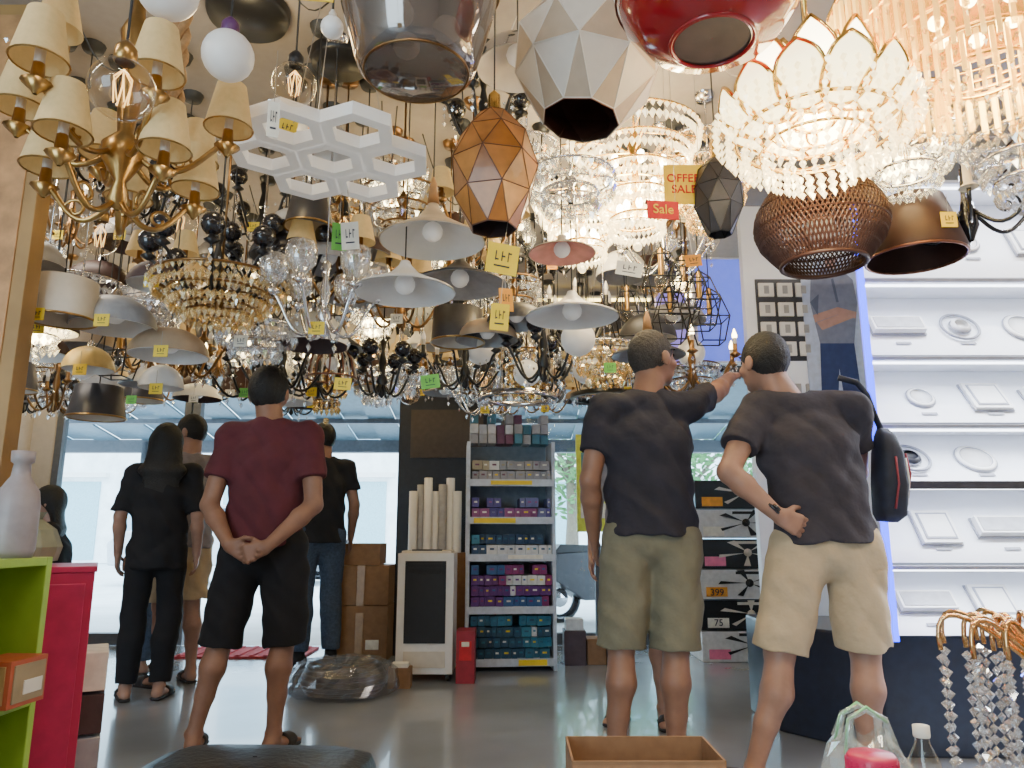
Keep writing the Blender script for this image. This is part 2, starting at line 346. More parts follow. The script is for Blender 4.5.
def person(name,loc,yaw,H,J={},skin=None,hairm=None,top=None,bot=None,shoe=None,w=1.,h=.007,headyaw=0,headpitch=0,headroll=0,
           shorts=True,sleeve=.62,long=False,footL=(-.25,1,0),footR=(.25,1,0),handL=None,handR=None,curl=.4,hem=.86,seated=False,sandal=True,shortlen=.93,hairt=0.):
    s=H/1.75
    D=dict(pel=(0,0,.95),chest=(0,0,1.28),neck=(0,-.01,1.475),head=(0,.02,1.637))
    for sd,sg in(('L',-1),('R',1)):
        D['sh'+sd]=(sg*.185*w,0,1.425);D['el'+sd]=(sg*.245*w,-.03,1.14);D['wr'+sd]=(sg*.25*w,.05,.90)
        D['hip'+sd]=(sg*.095*w,0,.92);D['kn'+sd]=(sg*.105,.015,.5);D['an'+sd]=(sg*.115,-.02,.085)
    D={k:np.array(v)*s for k,v in D.items()}
    for k,v in J.items():D[k]=np.array(v,float)
    P=bpy.data.objects.new(name,None);bpy.context.collection.objects.link(P);P.location=loc;P.rotation_euler=(0,0,yaw)
    allp=np.array(list(D.values()));lo=allp.min(0)-.27;hi=allp.max(0)+.27;lo[2]=-.02;hi[2]=D['head'][2]+.17
    sax=nrm(D['shR']-D['shL']);hax=nrm(D['hipR']-D['hipL'])
    Rm=np.array((Matrix.Rotation(headyaw,3,'Z')@Matrix.Rotation(headroll,3,'Y')@Matrix.Rotation(headpitch,3,'X')))
    hc=D['head'];L=lambda x,y,z:hc+Rm@(np.array((x,y,z))*s)
    S=SDF(lo,hi,h)
    pel,ch,nk=D['pel'],D['chest'],D['neck']
    S.flat(pel,ch,.13*w*s,.09*s*w,.14*w*s,.095*s*w,sax,.03);S.cone(D['shL']*.9+ch*.1,D['shR']*.9+ch*.1,.045*s,.045*s,.03)
    S.cone(nk-np.array((0,0,.03)),L(0,-.015,-.04),.064*s*w**.5,.06*s,.02)
    S.ell(L(0,-.008,.012),(.082*s,.099*s,.109*s),Rm,.012)
    S.ell(L(0,.03,-.055),(.058*s,.062*s,.062*s),Rm,.02);S.ell(L(0,.07,-.095),(.022*s,.02*s,.018*s),Rm,.015)
    S.cone(L(0,.088,.012),L(0,.114,-.025),.009*s,.0135*s,.01);S.cone(L(-.035,.082,.03),L(.035,.082,.03),.011*s,.011*s,.012)
    S.cone(L(-.02,.092,-.056),L(.02,.092,-.056),.0075*s,.0075*s,.005);S.cone(L(-.016,.091,-.07),L(.016,.091,-.07),.0075*s,.0075*s,.004)
    for sg in(-1,1):
        S.ell(L(sg*.089,-.008,-.012),(.01*s,.021*s,.034*s),Rm,.005);S.ell(L(sg*.045,.06,-.03),(.025*s,.025*s,.02*s),Rm,.02)
        S.ell(L(sg*.033,.098,.014),(.015*s,.012*s,.009*s),Rm,.004,sub=True)
    cal={}
    for sd,sg in(('L',-1),('R',1)):
        sh,el,wr=D['sh'+sd],D['el'+sd],D['wr'+sd]
        S.cone(sh,el,.054*s*w,.041*s*w,.02);mid=el+(wr-el)*.3;S.cone(el,mid,.041*s*w,.043*s*w,.015);S.cone(mid,wr,.042*s*w,.027*s,.015)
        hp={'L':handL,'R':handR}[sd] or dict()
        dd=np.array(hp.get('d',nrm(wr-el)));pn=np.array(hp.get('pn',(-sg,0,0)));td=np.array(hp.get('td',(0,1,.01)))
        hand(S,wr,dd,pn,td,hp.get('curl',curl),s)
        hp_,kn,an=D['hip'+sd],D['kn'+sd],D['an'+sd]
        S.cone(hp_,kn,.088*s*w,.053*s*w,.03);fd=nrm(footL if sd=='L' else footR)
        cm_=kn+(an-kn)*.34-fd*.022*s;cal[sd]=cm_;S.cone(kn,cm_,.05*s*w,.057*s*w,.02);c2=kn+(an-kn)*.62-fd*.008*s;S.cone(cm_,c2,.056*s*w,.041*s*w,.02);S.cone(c2,an,.041*s*w,.032*s,.02)
        if shorts:S.ell(kn+fd*.028*s,(.033*s,.028*s,.04*s),None,.02)
        for q in(-1,1):S.ell(an+np.cross(fd,(0,0,1.))*q*.03*s,(.012*s,.014*s,.014*s),None,.01)
        gz=an[2]-.085*s
        hz=np.array((an[0],an[1],gz+.04*s));S.cone(an,hz-fd*.035*s,.034*s,.032*s,.015)
        sx=np.cross(fd,(0,0,1.))
        ball=np.array((an[0],an[1],gz+.03*s))+fd*.13*s;S.flat(hz-fd*.02*s,ball,.032*s,.03*s,.044*s,.02*s,sx,.015)
        for q in range(5):
            o_=(q-2)*.018*s;tb=ball+sx*o_;ln=(.05-.005*abs(q-2))*s;S.cone(tb,tb+fd*ln-np.array((0,0,.008)),.012*s,.009*s,.004)
    body=S.mesh('body',skin,P)
    # hair
    S=SDF(hc-.2*s-(0,0,.4 if long else 0),hc+.2*s,h*.9)
    nn=Rm@nrm((0,.62,-.78))
    S.ell(L(0,-.012,.018),((.087+hairt)*s,(.105+hairt)*s,(.112+hairt)*s),Rm,.005,cuts=[(hc+nn*.024*s,nn)])
    if long:
        S.ell(L(0,-.03,.01),(.098*s,.105*s,.113*s),Rm,.02,cuts=[(hc+nn*.03*s,nn)])
        S.flat(L(0,-.05,0),L(0,-.1,-.2),.098*s,.06*s,.125*s,.04*s,Rm@np.array((1,0,0)),.03);S.flat(L(0,-.1,-.2),L(0,-.11,-.4),.125*s,.04*s,.09*s,.02*s,Rm@np.array((1,0,0)),.03)
    for sg in(-1,1):S.cone(L(sg*.022,.098,.034),L(sg*.05,.085,.036),.005*s,.004*s,.003)
    X=S.c[0][:,None,None];Y=S.c[1][None,:,None];Z=S.c[2][None,None,:]
    S.f=S.f+.002*np.sin(170*X+3*np.sin(60*Z))*np.sin(150*Z+4*np.sin(90*Y)).astype(np.float32)
    S.mesh('hair',hairm,P)
    b=B()
    for sg in(-1,1):b.sph(tuple(L(sg*.032,.083,.012)),.011*s,eyem,10)
    b.obj('eyes',parent=P)
    # top
    S=SDF(lo,hi,h)
    hz=D['pel'][2]+(hem-.95)*s
    lo_=pel+np.array((0,0,hz-pel[2]-.03));wa=pel*.55+ch*.45;cut=[((0,0,hz),(0,0,-1))]
    S.flat(lo_,wa,.192*w*s,.148*w*s,.168*w*s,.122*w*s,hax,.03,cut);S.flat(wa,ch,.168*w*s,.122*w*s,.18*w*s,.122*w*s,sax,.04,cut)
    up=ch*.35+nk*.65;S.flat(ch,up,.18*w*s,.12*w*s,.125*w*s,.085*w*s,sax,.04,cut)
    S.cone(D['shL']+sax*.01,nk-np.array((0,0,.03)),.062*s*w,.06*s*w,.04);S.cone(D['shR']-sax*.01,nk-np.array((0,0,.03)),.062*s*w,.06*s*w,.04)
    for sd in 'LR':
        sh,el,wr=D['sh'+sd],D['el'+sd],D['wr'+sd];ax=nrm(el-sh)
        if sleeve<=1:
            e=sh+(el-sh)*sleeve;S.cone(sh,sh+(el-sh)*(sleeve+.15),.066*s*w,.067*s*w,.03,[(e,ax)])
        else:
            S.cone(sh,el,.066*s*w,.056*s*w,.03);ax2=nrm(wr-el);S.cone(el,wr,.054*s*w,.042*s*w,.02,[(wr-ax2*.01,ax2)])
    S.ell(nk+np.array((0,.0,.035*s)),(.07*s,.07*s,.03*s),None,.01,sub=True)
    S.folds(.0105,fx=26,ph=loc[0]*3);S.mesh('shirt',top,P)
    # bottoms
    S=SDF(lo,hi,h);
    S.flat(pel+np.array((0,0,-.06*s)),pel+np.array((0,0,.02*s)),.163*w*s,.12*w*s,.145*w*s,.108*w*s,hax,.03)
    for sd in 'LR':
        hp_,kn,an=D['hip'+sd],D['kn'+sd],D['an'+sd];ax=nrm(kn-hp_)
        if shorts:
            e=hp_+(kn-hp_)*shortlen;S.cone(hp_-np.array((0,0,.02*s)),kn+ax*.14,.108*s*w,.094*s*w,.03,[(e,ax)])
        else:
            S.cone(hp_,kn,.104*s*w,.078*s*w,.03);ax2=nrm(an-kn);S.cone(kn,an,.078*s*w,.064*s*w,.02,[(an-ax2*.02,ax2)])
            S.cone(kn,cal[sd],.074*s*w,.076*s*w,.02);S.cone(cal[sd],an,.076*s*w,.06*s*w,.02,[(an-ax2*.02,ax2)])
    S.folds(.0105 if shorts else .006,fx=24,fz=14,ph=loc[0]);S.mesh('shorts' if shorts else 'trousers',bot,P)
    # footwear
    S=SDF(np.minimum(D['anL'],D['anR'])-(.3,.3,.12),np.maximum(D['anL'],D['anR'])+(.3,.3,.06),h*.9)
    for sd in 'LR':
        an=D['an'+sd];fd=nrm(footL if sd=='L' else footR);sx=np.cross(fd,(0,0,1.));gz=an[2]-.085*s
        a=np.array((an[0],an[1],gz+.01))-fd*.045*s;e=np.array((an[0],an[1],gz+.01))+fd*.165*s
        S.flat(a,e,.038*s,.014,.05*s,.014,sx,.004)
        m_=np.array((an[0],an[1],gz+.035*s))+fd*.10*s
        if sandal:S.flat(m_-fd*.03,m_+fd*.03,.046*s,.038*s,.05*s,.03*s,sx,.004,[(m_+fd*.03,fd),(m_-fd*.03,-fd)])
        else:
            S.flat(a+np.array((0,0,.03)),e+np.array((0,0,.012)),.042*s,.045*s,.05*s,.026*s,sx,.01);S.cone(an,a+fd*.045+np.array((0,0,.02)),.044*s,.044*s,.02)
    S.mesh('sandals' if sandal else 'shoes',shoe,P)
    return P
skinA=M('skin_tan',(.25,.125,.08),.5,noise=.14,ns=14,bump=.1);skinB=M('skin_light',(.34,.185,.13),.5,noise=.14,ns=14,bump=.1)
hairB=M('hair_black',(.006,.005,.005),.6,noise=.4,ns=160,bump=.6);hairG=M('hair_short_grey',(.035,.03,.028),.8,noise=.5,ns=180,bump=.4)
maroon=M('maroon_tshirt',(.085,.014,.022),.9,noise=.12,ns=11,bump=.55,bd=.02);navy=M('charcoal_tshirt',(.02,.018,.028),.9,noise=.15,ns=11,bump=.55,bd=.02);grey2=M('grey_tshirt',(.036,.031,.042),.9,noise=.15,ns=11,bump=.55,bd=.02)
blackc=M('black_cloth',(.006,.006,.009),.9,noise=.2,ns=12,bump=.4);olive=M('olive_shorts',(.17,.155,.105),.9,noise=.1,ns=14,bump=.6,bd=.015);cream=M('cream_shorts',(.5,.39,.255),.9,noise=.07,ns=14,bump=.6,bd=.015)
jeans=M('jeans',(.04,.06,.1),.85,noise=.25,ns=60);gshirt=M('light_grey_tshirt',(.2,.18,.2),.85);rubber=M('rubber_sandal',(.025,.02,.02),.6);pinkc=M('dusty_pink_cloth',(.35,.12,.1),.8)
person('man',(-1.145,3.5,0),0,1.73,dict(head=(-.03,.02,1.61),shL=(-.185,0,1.395),shR=(.185,0,1.395),elL=(-.235,-.08,1.07),elR=(.24,-.08,1.07),wrL=(-.09,-.2,.895),wrR=(.08,-.215,.885),
  knL=(-.165,.01,.5),anL=(-.245,-.03,.085),knR=(.115,.01,.5),anR=(.1,-.02,.085)),skinA,hairB,maroon,blackc,rubber,w=1.0,h=.006,
  handL=dict(d=(.95,.02,-.4),pn=(0,-1,0),td=(0,0,1),curl=.5),handR=dict(d=(-.95,-.05,-.3),pn=(0,1,0),td=(0,0,1),curl=.7),hem=.9,shortlen=1.12,hairt=.006)
person('man',(.575,3.12,0),0,1.80,dict(head=(.04,.03,1.69),neck=(.0,0,1.515),shL=(-.185,0,1.465),shR=(.19,.02,1.48),elL=(-.25,-.02,1.16),wrL=(-.225,.11,.93),
  elR=(.36,.24,1.575),wrR=(.49,.42,1.69),knL=(-.135,.01,.51),anL=(-.175,-.02,.085),knR=(.085,.01,.51),anR=(.06,-.03,.085)),skinA,hairG,navy,olive,rubber,w=1.0,h=.006,
  headyaw=-1.0,headpitch=.1,handR=dict(d=(.45,.75,.3),pn=(0,.2,-1),td=(-1,.3,0),curl=.3),hem=.91,shortlen=1.04,hairt=-.002)
m3=person('man',(1.25,3.0,0),0,1.80,dict(pel=(0,0,.95),chest=(-.05,0,1.29),neck=(-.1,.02,1.49),head=(-.18,.07,1.655),shL=(-.24,.03,1.45),shR=(.145,-.02,1.45),
  elL=(-.405,-.1,1.18),wrL=(-.235,-.14,1.01),elR=(.22,.17,1.2),wrR=(.08,.36,1.19),hipL=(-.11,0,.92),hipR=(.1,0,.92),knL=(-.21,.02,.49),anL=(-.35,-.02,.085),knR=(.125,.03,.5),anR=(.085,.0,.085)),
  skinB,hairB,grey2,cream,rubber,w=1.03,h=.006,headyaw=.45,headpitch=0,handL=dict(d=(.8,.2,-.35),pn=(-.2,1,.1),td=(0,-.3,1),curl=.4),hem=.91,shortlen=.98,footL=(-.7,.8,0),footR=(.1,1,0))
person('man',(.66,4.0,0),pi*.9,1.62,{},skinB,hairB,gshirt,pinkc,rubber,h=.01)
person('woman',(-2.13,4.55,0),.3,1.6,dict(anL=(-.1,-.02,.08),anR=(.08,-.02,.08)),skinB,hairB,blackc,blackc,rubber,w=.95,h=.008,shorts=False,long=True,sleeve=.9,hem=.8)
person('man',(-2.16,4.97,0),.9,1.72,dict(elL=(-.2,.1,1.13),wrL=(-.1,.33,1.1),elR=(.2,.1,1.13),wrR=(.12,.34,1.08)),skinB,hairB,gshirt,cream,rubber,h=.008,headyaw=.5,headpitch=-.15)
person('woman',(-2.5,5.4,0),1.2,1.55,{},skinA,hairB,blackc,jeans,rubber,h=.01,shorts=False)
person('man',(-1.45,5.7,0),.5,1.77,dict(head=(0,.05,1.66)),skinA,hairB,blackc,jeans,blackc,h=.008,shorts=False,headyaw=.3,sandal=False)
sk=dict(pel=(0,0,.5),chest=(0,.05,.82),neck=(0,.07,1.0),head=(0,.11,1.15),shL=(-.17,.06,.95),shR=(.17,.06,.95),elL=(-.22,.1,.7),elR=(.22,.1,.7),wrL=(-.12,.32,.62),wrR=(.12,.32,.62),
  hipL=(-.09,0,.48),hipR=(.09,0,.48),knL=(-.12,.42,.48),knR=(.12,.42,.48),anL=(-.12,.42,.085),anR=(.12,.42,.085))
person('woman',(-3.1,5.2,0),2.0,1.6,sk,skinB,hairB,blackc,jeans,rubber,h=.01,shorts=False,long=True,hem=.85)
b=B();b.lathe([(.17,0),(.18,.38),(.16,.41),(.001,.41)],M('stool_plastic',(.5,.06,.05),.4),n=20);b.obj('plastic_stool',(-3.1,5.2,0))
b=B();b.ring((0,0,0),.031,.007,blackg,18,6);b.lathe([(.001,.0),(.018,.0),(.018,.01),(.001,.01)],blackg,(0,-.036,0),n=14)
b.obj('watch',(-.258,-.139,1.035),(0,.8,0),parent=m3)
bagb=M('bag_dark',(.012,.014,.03),.7,noise=.5,ns=12);bagr=M('bag_red',(.25,.03,.04),.7)
b=B()
S_=[(.0,-.2,.04,.035),(.01,-.17,.065,.055),(.01,-.05,.075,.06),(0,.08,.068,.05),(-.01,.15,.045,.035),(-.02,.18,.02,.02)]
vs=[];fs=[];n=16
for x,z,ru,rv in S_:
    for i in range(n):
        a=2*pi*i/n;ca,sa=math.cos(a),math.sin(a)
        vs.append((x+rv*math.copysign(abs(ca)**.6,ca),ru*math.copysign(abs(sa)**.6,sa),z))
for j in range(5):
    for i in range(n):fs.append((j*n+i,j*n+(i+1)%n,(j+1)*n+(i+1)%n,(j+1)*n+i))
fs.append(tuple(range(n))[::-1]);fs.append(tuple(range(5*n,6*n)));b.add(vs,fs,bagb,True)
b.tube([(.065,-.04,-.1),(.072,-.045,0),(.055,-.04,.08)],.005,bagr,5);b.tube([(.05,-.05,.06),(.065,-.05,-.03),(.06,-.045,-.13)],.004,wtag,5);b.tube([(.0,-.07,.06),(.01,-.075,-.05),(.0,-.07,-.15)],.005,bagr,5)
b.tube([(-.02,0,.16),(-.06,-.01,.24),(-.11,-.05,.31),(-.17,-.09,.345),(-.24,-.08,.36)],.013,bagb,6)
b.obj('sling_bag',(1.545,3.06,1.19),(0,.1,0))
# ---------------------------------------------------------------- room
def simple(name,c,d,mat,bevel=0):
    b=B();b.box((0,0,0),d,mat);return b.obj(name,c,bevel=bevel)
floorm=M('grey_floor',(.25,.275,.32),.2,noise=.08,ns=2.5,coat=.3)
wallm=M('wall_paint',(.5,.45,.4),.8,noise=.04);ceilm=M('ceiling_paint',(.36,.32,.29),.9,noise=.04)
XL,XR,YB,YF=-4.3,3.5,-3.0,6.6
simple('floor',((XL+XR)/2,(YB+YF)/2,-.05),(XR-XL,YF-YB,.1),floorm)
simple('ceiling',((XL+XR)/2,(YB+YF)/2,CEIL+.05),(XR-XL,YF-YB,.1),ceilm)
simple('wall_left',(XL-.05,(YB+YF)/2,1.5),(.1,YF-YB,3),wallm)
simple('wall_right',(XR+.05,(YB+YF)/2,1.5),(.1,YF-YB,3),wallm)
fr=M('window_frame',(.1,.11,.13),.5)
b=B()
b.box((0,0,2.73),(XR-XL,.15,.54),wallm)
b.obj('wall_front',((XL+XR)/2,YF+.05,0))
b=B();b.box((XL+.1,0,1.22),(.2,.12,2.44),wallm);b.obj('trim_1',(0,YF+.05,0))
for i,(x0,x1) in enumerate([(-4.1,-2.9),(-.1,1.4),(1.4,3.45)]):
    b=B();w_=x1-x0;cx=(x0+x1)/2
    for xx in(x0+.03,x1-.03):b.box((xx,0,1.22),(.06,.08,2.44),fr)
    for zz in(.05,2.41):b.box((cx,0,zz),(w_-.12,.08,.06 if zz>1 else .1),fr)
    b.box((cx,0,1.22),(w_-.12,.01,2.3),window);b.obj('window_%d'%(i+1),(0,YF+.05,0))
b=B()
for x in(-2.85,-.98):b.box((x,0,1.2),(.07,.08,2.4),fr)
b.box((-1.92,0,2.37),(1.8,.08,.06),fr);b.obj('door_1',(0,YF+.05,0))
b=B();cb=M('column_navy',(.02,.025,.04),.5);b.box((0,0,1.5),(.8,.35,3),cb);b.box((0,-.19,1.75),(.6,.02,.4),M('column_poster',(.08,.06,.05),.6));b.obj('column',(-.54,6.3,0))
simple('wall_back',(1.0,YB-.05,1.5),(5,.1,3),wallm);
b=B();mt=M('red_mat',(.45,.05,.07),.9);b.box((0,0,0),(1.0,.5,.015),mt)
for k in range(9):b.box((-.45+.11*k,0,.01),(.03,.48,.012),mt)
b.obj('door_mat',(-2.1,6.2,.008))
# ---------------------------------------------------------------- exterior
gm_=M('street_concrete',(.75,.76,.78),.8,ns=2);simple('ground_outside',(0,26.7,-.06),(60,40,.1),gm_)
b=B();aw=M('awning_metal',(.1,.16,.2),.5)
for k in range(60):b.box((-9+.3*k,0,.0 if k%2 else .03),(.3,2.6,.02),aw)
b.box((0,1.28,-.08),(18,.06,.16),fr);b.box((0,.4,-.04),(18,.05,.05),fr);b.obj('awning',(0,8.05,2.3),(-.17,0,0))
b=B()
for x in(-8,-4.6,-1,3.5,8):b.tube([(x,9.25,0),(x,9.25,2.05)],.04,fr,8)
b.obj('awning_posts')
fac=M('facade',(.85,.88,.9),.8,ns=3);fw=M('facade_window',(.3,.48,.58),.3);tealm=M('pale_shutter',(.28,.5,.56),.6)
b=B();b.box((0,0,3),(44,1,6),fac)
for k in range(14):
    b.box((-20+3*k,-.52,1.3),(2.1,.06,2.4),tealm if k%3 else fw);b.box((-20+3*k,-.52,4.3),(1.5,.06,1.4),fw);b.box((-20+3*k,-.6,2.7),(2.6,.3,.15),white)
b.obj('building_facade',(0,24,0))
# parked car across the street
b=B();cp_=M('car_paint',(.5,.54,.58),.25,coat=.5);cg=M('car_glass',(.06,.09,.12),.1)
b.prism([(-2.1,.35),(-2.15,.75),(-1.9,.95),(-1.2,1.02),(-.7,1.42),(.7,1.45),(1.35,1.02),(2.0,.9),(2.15,.6),(2.1,.35)],-.8,.8,cp_,'y')
b.prism([(-1.05,1.03),(-.62,1.36),(.0,1.38),(.0,1.03)],-.82,.82,cg,'y');b.prism([(.08,1.03),(.08,1.38),(.62,1.38),(1.15,1.03)],-.82,.82,cg,'y')
for x in(-1.35,1.35):
    for y in(-.78,.78):
        b.T=Matrix.Translation((x,y,.33))@Matrix.Rotation(pi/2,4,'X');b.ring((0,0,0),.25,.08,blackg,22,8);b.lathe([(.001,-.05),(.18,-.04),(.18,.04),(.001,.05)],chrome,n=14)
b.T=Matrix.Identity(4);b.obj('parked_car',(-5.2,14.5,0),bevel=.04)
leaf=M('leaves',(.1,.27,.09),.7,noise=.4,ns=3);bark=M('bark',(.2,.16,.12),.9)
def tree(loc,sc):
    b=B();b.tube([(0,0,0),(.05,0,1.2),(0,.05,2.2)],[.14*sc,.1*sc,.06*sc],bark,8)
    for k in range(5):
        a=k*1.3;b.tube([(0,0,1.6+.1*k),(math.cos(a)*.8,math.sin(a)*.8,2.5+.2*k)],[.05,.02],bark,5)
    for k in range(1500):
        a=RN.random()*2*pi;u=RN.uniform(-1,1);r=RN.random()**.4*1.6;q=math.sqrt(1-u*u)
        x,y,z=r*q*math.cos(a),r*q*math.sin(a),2.6+r*u*.9;l=.1;t=RN.random()*6
        dx,dy=math.cos(t)*l,math.sin(t)*l;dz=RN.uniform(-.08,.08)
        b.add([(x-dx,y-dy,z-dz),(x+dy*.4,y-dx*.4,z+.03),(x+dx,y+dy,z+dz),(x-dy*.4,y+dx*.4,z-.02)],[(0,1,2,3)],leaf)
    b.obj('tree',loc)
for l in((1.0,13,0),(3.2,14,0),(6,15,0)):tree(l,1)
b=B()
for x in(-.55,.55):
    b.T=Matrix.Translation((x,0,.25))@Matrix.Rotation(pi/2,4,'X');b.ring((0,0,0),.22,.05,blackg,22,8);b.lathe([(.001,-.03),(.1,-.02),(.1,.02),(.001,.03)],chrome,n=12)
b.T=Matrix.Identity(4)
b.prism([(-.7,.45),(-.65,.72),(-.05,.75),(.02,.35),(.25,.3),(.42,.95),(.5,.95),(.62,.5),(.4,.2),(-.3,.22)],-.13,.13,dgrey,'y')
b.prism([(-.7,.72),(-.6,.82),(0,.8),(.02,.74)],-.12,.12,black,'y');b.tube([(.46,-.3,1.0),(.46,0,.95),(.46,.3,1.0)],.015,black,6);b.sph((.52,0,.9),.07,chrome,10)
b.obj('scooter',(1.0,8.6,0),(0,0,.5),bevel=.02)
# ---------------------------------------------------------------- product display wall (downlights)
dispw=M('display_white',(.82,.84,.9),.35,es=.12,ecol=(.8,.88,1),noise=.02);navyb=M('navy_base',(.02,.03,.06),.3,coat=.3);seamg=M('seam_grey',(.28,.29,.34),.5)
blueE=M('blue_led',(.02,.04,1),.4,es=6,ecol=(.02,.05,1));stripE=M('led_strip',(1,1,1),.4,es=7,ecol=(.85,.92,1))
b=B();b.prism([(1.3,3.85),(1.62,3.42),(3.45,3.36),(3.45,4.3),(1.3,4.3)],0,.5,navyb);b.obj('display_plinth',bevel=.01)
b=B();x0,x1=1.62,3.45;zs=[.5,.8,1.15,1.41,1.72,2.09,2.58];yf=3.28;sl_=.5
def xl(y):return x0+(y-yf)*sl_
def slab(y0,y1,z0,z1,mat):b.prism([(xl(y0),y0),(x1,y0),(x1,y1),(xl(y1),y1)],z0,z1,mat)
slab(3.54,3.6,.5,2.6,dispw)
b.prism([(x0-.024,yf-.02),(x0,yf-.02),(xl(3.6),3.6),(xl(3.6)-.024,3.6)],.5,2.6,dispw)
for i in range(6):
    z0,z1=zs[i],zs[i+1];ya,yb=yf,yf+.22
    b.add([(x0,ya,z0+.02),(x1,ya,z0+.02),(x1,yb,z1-.01),(xl(yb),yb,z1-.01)],[(0,1,2,3)],dispw)
    slab(yf-.02,yf+.24,z1-.009,z1+.009,dispw)
    b.box(((x0+x1)/2,yf-.024,z1),(x1-x0,.006,.012),seamg)
    if i in(1,):b.box(((x0+x1)/2,yf-.032,z1),(x1-x0,.012,.035),dgrey)
    b.box(((x0+x1)/2,yf+.02,z1-.014),(x1-x0-.05,.012,.006),stripE)
    th=math.atan2(z1-z0-.03,yb-ya)
    for k in range(6):
        x=x0+.19+.3*k+(.08 if i%2 else 0)
        if x>x1-.15:continue
        f_=.45;T=Matrix.Translation((x,ya+(yb-ya)*f_-.004,z0+.02+(z1-z0-.03)*f_))@Matrix.Rotation(th,4,'X')
        b.T=T;kind=(i*2+k)%5
        if i==0:kind=3 if k%2==0 else 2
        r=.085 if kind!=1 else .06
        if kind in(0,1):
            b.lathe([(r,0),(r,.012),(r*.8,.016),(r*.78,.006),(.001,.005)],white,n=28);b.ring((0,0,.006),r+.002,.004,seamg,28,4);b.ring((0,0,.014),r*.8,.0025,seamg,28,4)
        elif kind==2:
            b.box((0,0,.012),(.17,.17,.02),white);b.box((0,0,.004),(.182,.182,.008),seamg);b.box((0,0,.024),(.138,.138,.003),seamg);b.box((0,0,.026),(.12,.12,.003),white)
        elif kind==3:
            b.box((0,0,.02),(.24,.09,.035),white);b.box((0,0,.004),(.255,.105,.008),seamg);b.box((0,0,.039),(.22,.07,.003),greyl)
        else:
            b.ring((0,0,.01),.085,.007,seamg,28,5);b.lathe([(.001,.004),(.04,.004),(.045,.02),(.03,.03)],dgrey if i==2 else white,n=20);b.ring((0,0,.01),.047,.004,seamg,20,4)
        b.box((0,-.105,.002),(.07,.014,.002),seamg);b.T=Matrix.Identity(4)
b.obj('downlight_display')
b=B();b.box((0,0,0),(.026,.02,2.1),blueE);b.obj('blue_led_strip',(x0-.016,yf-.035,1.55))
b=B();b.box((0,0,1.45),(.95,.06,2.9),dispw)
b.box((-.24,-.035,2.18),(.34,.01,.5),dgrey)
for r in range(4):
    for c in range(3):b.box((-.35+.11*c,-.045,2.36-.12*r),(.09,.015,.085),white);b.box((-.35+.11*c,-.054,2.36-.12*r),(.03,.005,.05),greyl)
for r in range(8):
    for c in range(3):b.box((-.35+.12*c,-.04,1.75-.12*r),(.09,.02,.085),greyl)
b.obj('switch_display_board',(1.86,4.25,0),bevel=.002)
pbk=M('poster_back',(.5,.58,.78),.5);pgs=M('poster_grey',(.2,.22,.32),.6);pjn=M('poster_jeans',(.03,.05,.16),.6);psk=M('poster_skin',(.45,.26,.22),.6);psd=M('poster_shade',(.1,.12,.2),.6)
b=B();b.box((0,0,0),(.36,.01,.95),pbk)
def flatp(o,mat,y):b.add([(x,y,z) for x,z in o],[tuple(range(len(o)))],mat)
flatp([(-.1,-.05),(-.14,.2),(-.125,.34),(-.055,.41),(.055,.41),(.125,.34),(.14,.2),(.1,-.05)],pgs,-.007)
flatp([(-.1,-.05),(.1,-.05),(.12,-.46),(.02,-.46),(0,-.2),(-.03,-.46),(-.12,-.46)],pjn,-.007)
flatp([(-.13,.12),(.02,.17),(.13,.14),(.12,.1),(.02,.125),(-.12,.075)],psk,-.009);flatp([(-.11,.075),(.09,.15),(.12,.11),(-.08,.03)],psk,-.0085)
flatp([(-.035,.41),(.035,.41),(.03,.47),(-.03,.47)],psk,-.008);flatp([(.01,.35),(.03,.2),(.015,.2),(-.005,.34)],psd,-.0088);flatp([(-.14,.2),(-.1,.12),(-.085,.25)],psd,-.0092)
b.obj('poster',(1.9,4.2,2.08))
def text(name,body,loc,size,mat,rot=(pi/2,0,0),parent=None,ext=.002):
    c=bpy.data.curves.new(name,'FONT');c.body=body;c.size=size;c.extrude=ext;c.align_x='CENTER';c.align_y='CENTER';c.materials.append(mat)
    o=bpy.data.objects.new(name,c);bpy.context.collection.objects.link(o);o.location=loc;o.rotation_euler=rot
    if parent:o.parent=parent
    return o
text('sign_lettering','A\nB',(1.6,4.205,2.72),.14,ink)
blE=M('blue_panel',(.15,.2,.6),.4,es=1.0,ecol=(.12,.18,1));vioE=M('violet_panel',(.3,.2,.6),.4,es=.7,ecol=(.3,.25,.9))
b=B();b.box((0,0,0),(.3,.05,.7),blE);b.box((0,0,0),(.33,.04,.73),white);b.box((-.3,.1,-.1),(.2,.05,.5),vioE);b.obj('backlit_blue_panel',(1.38,4.75,2.4))
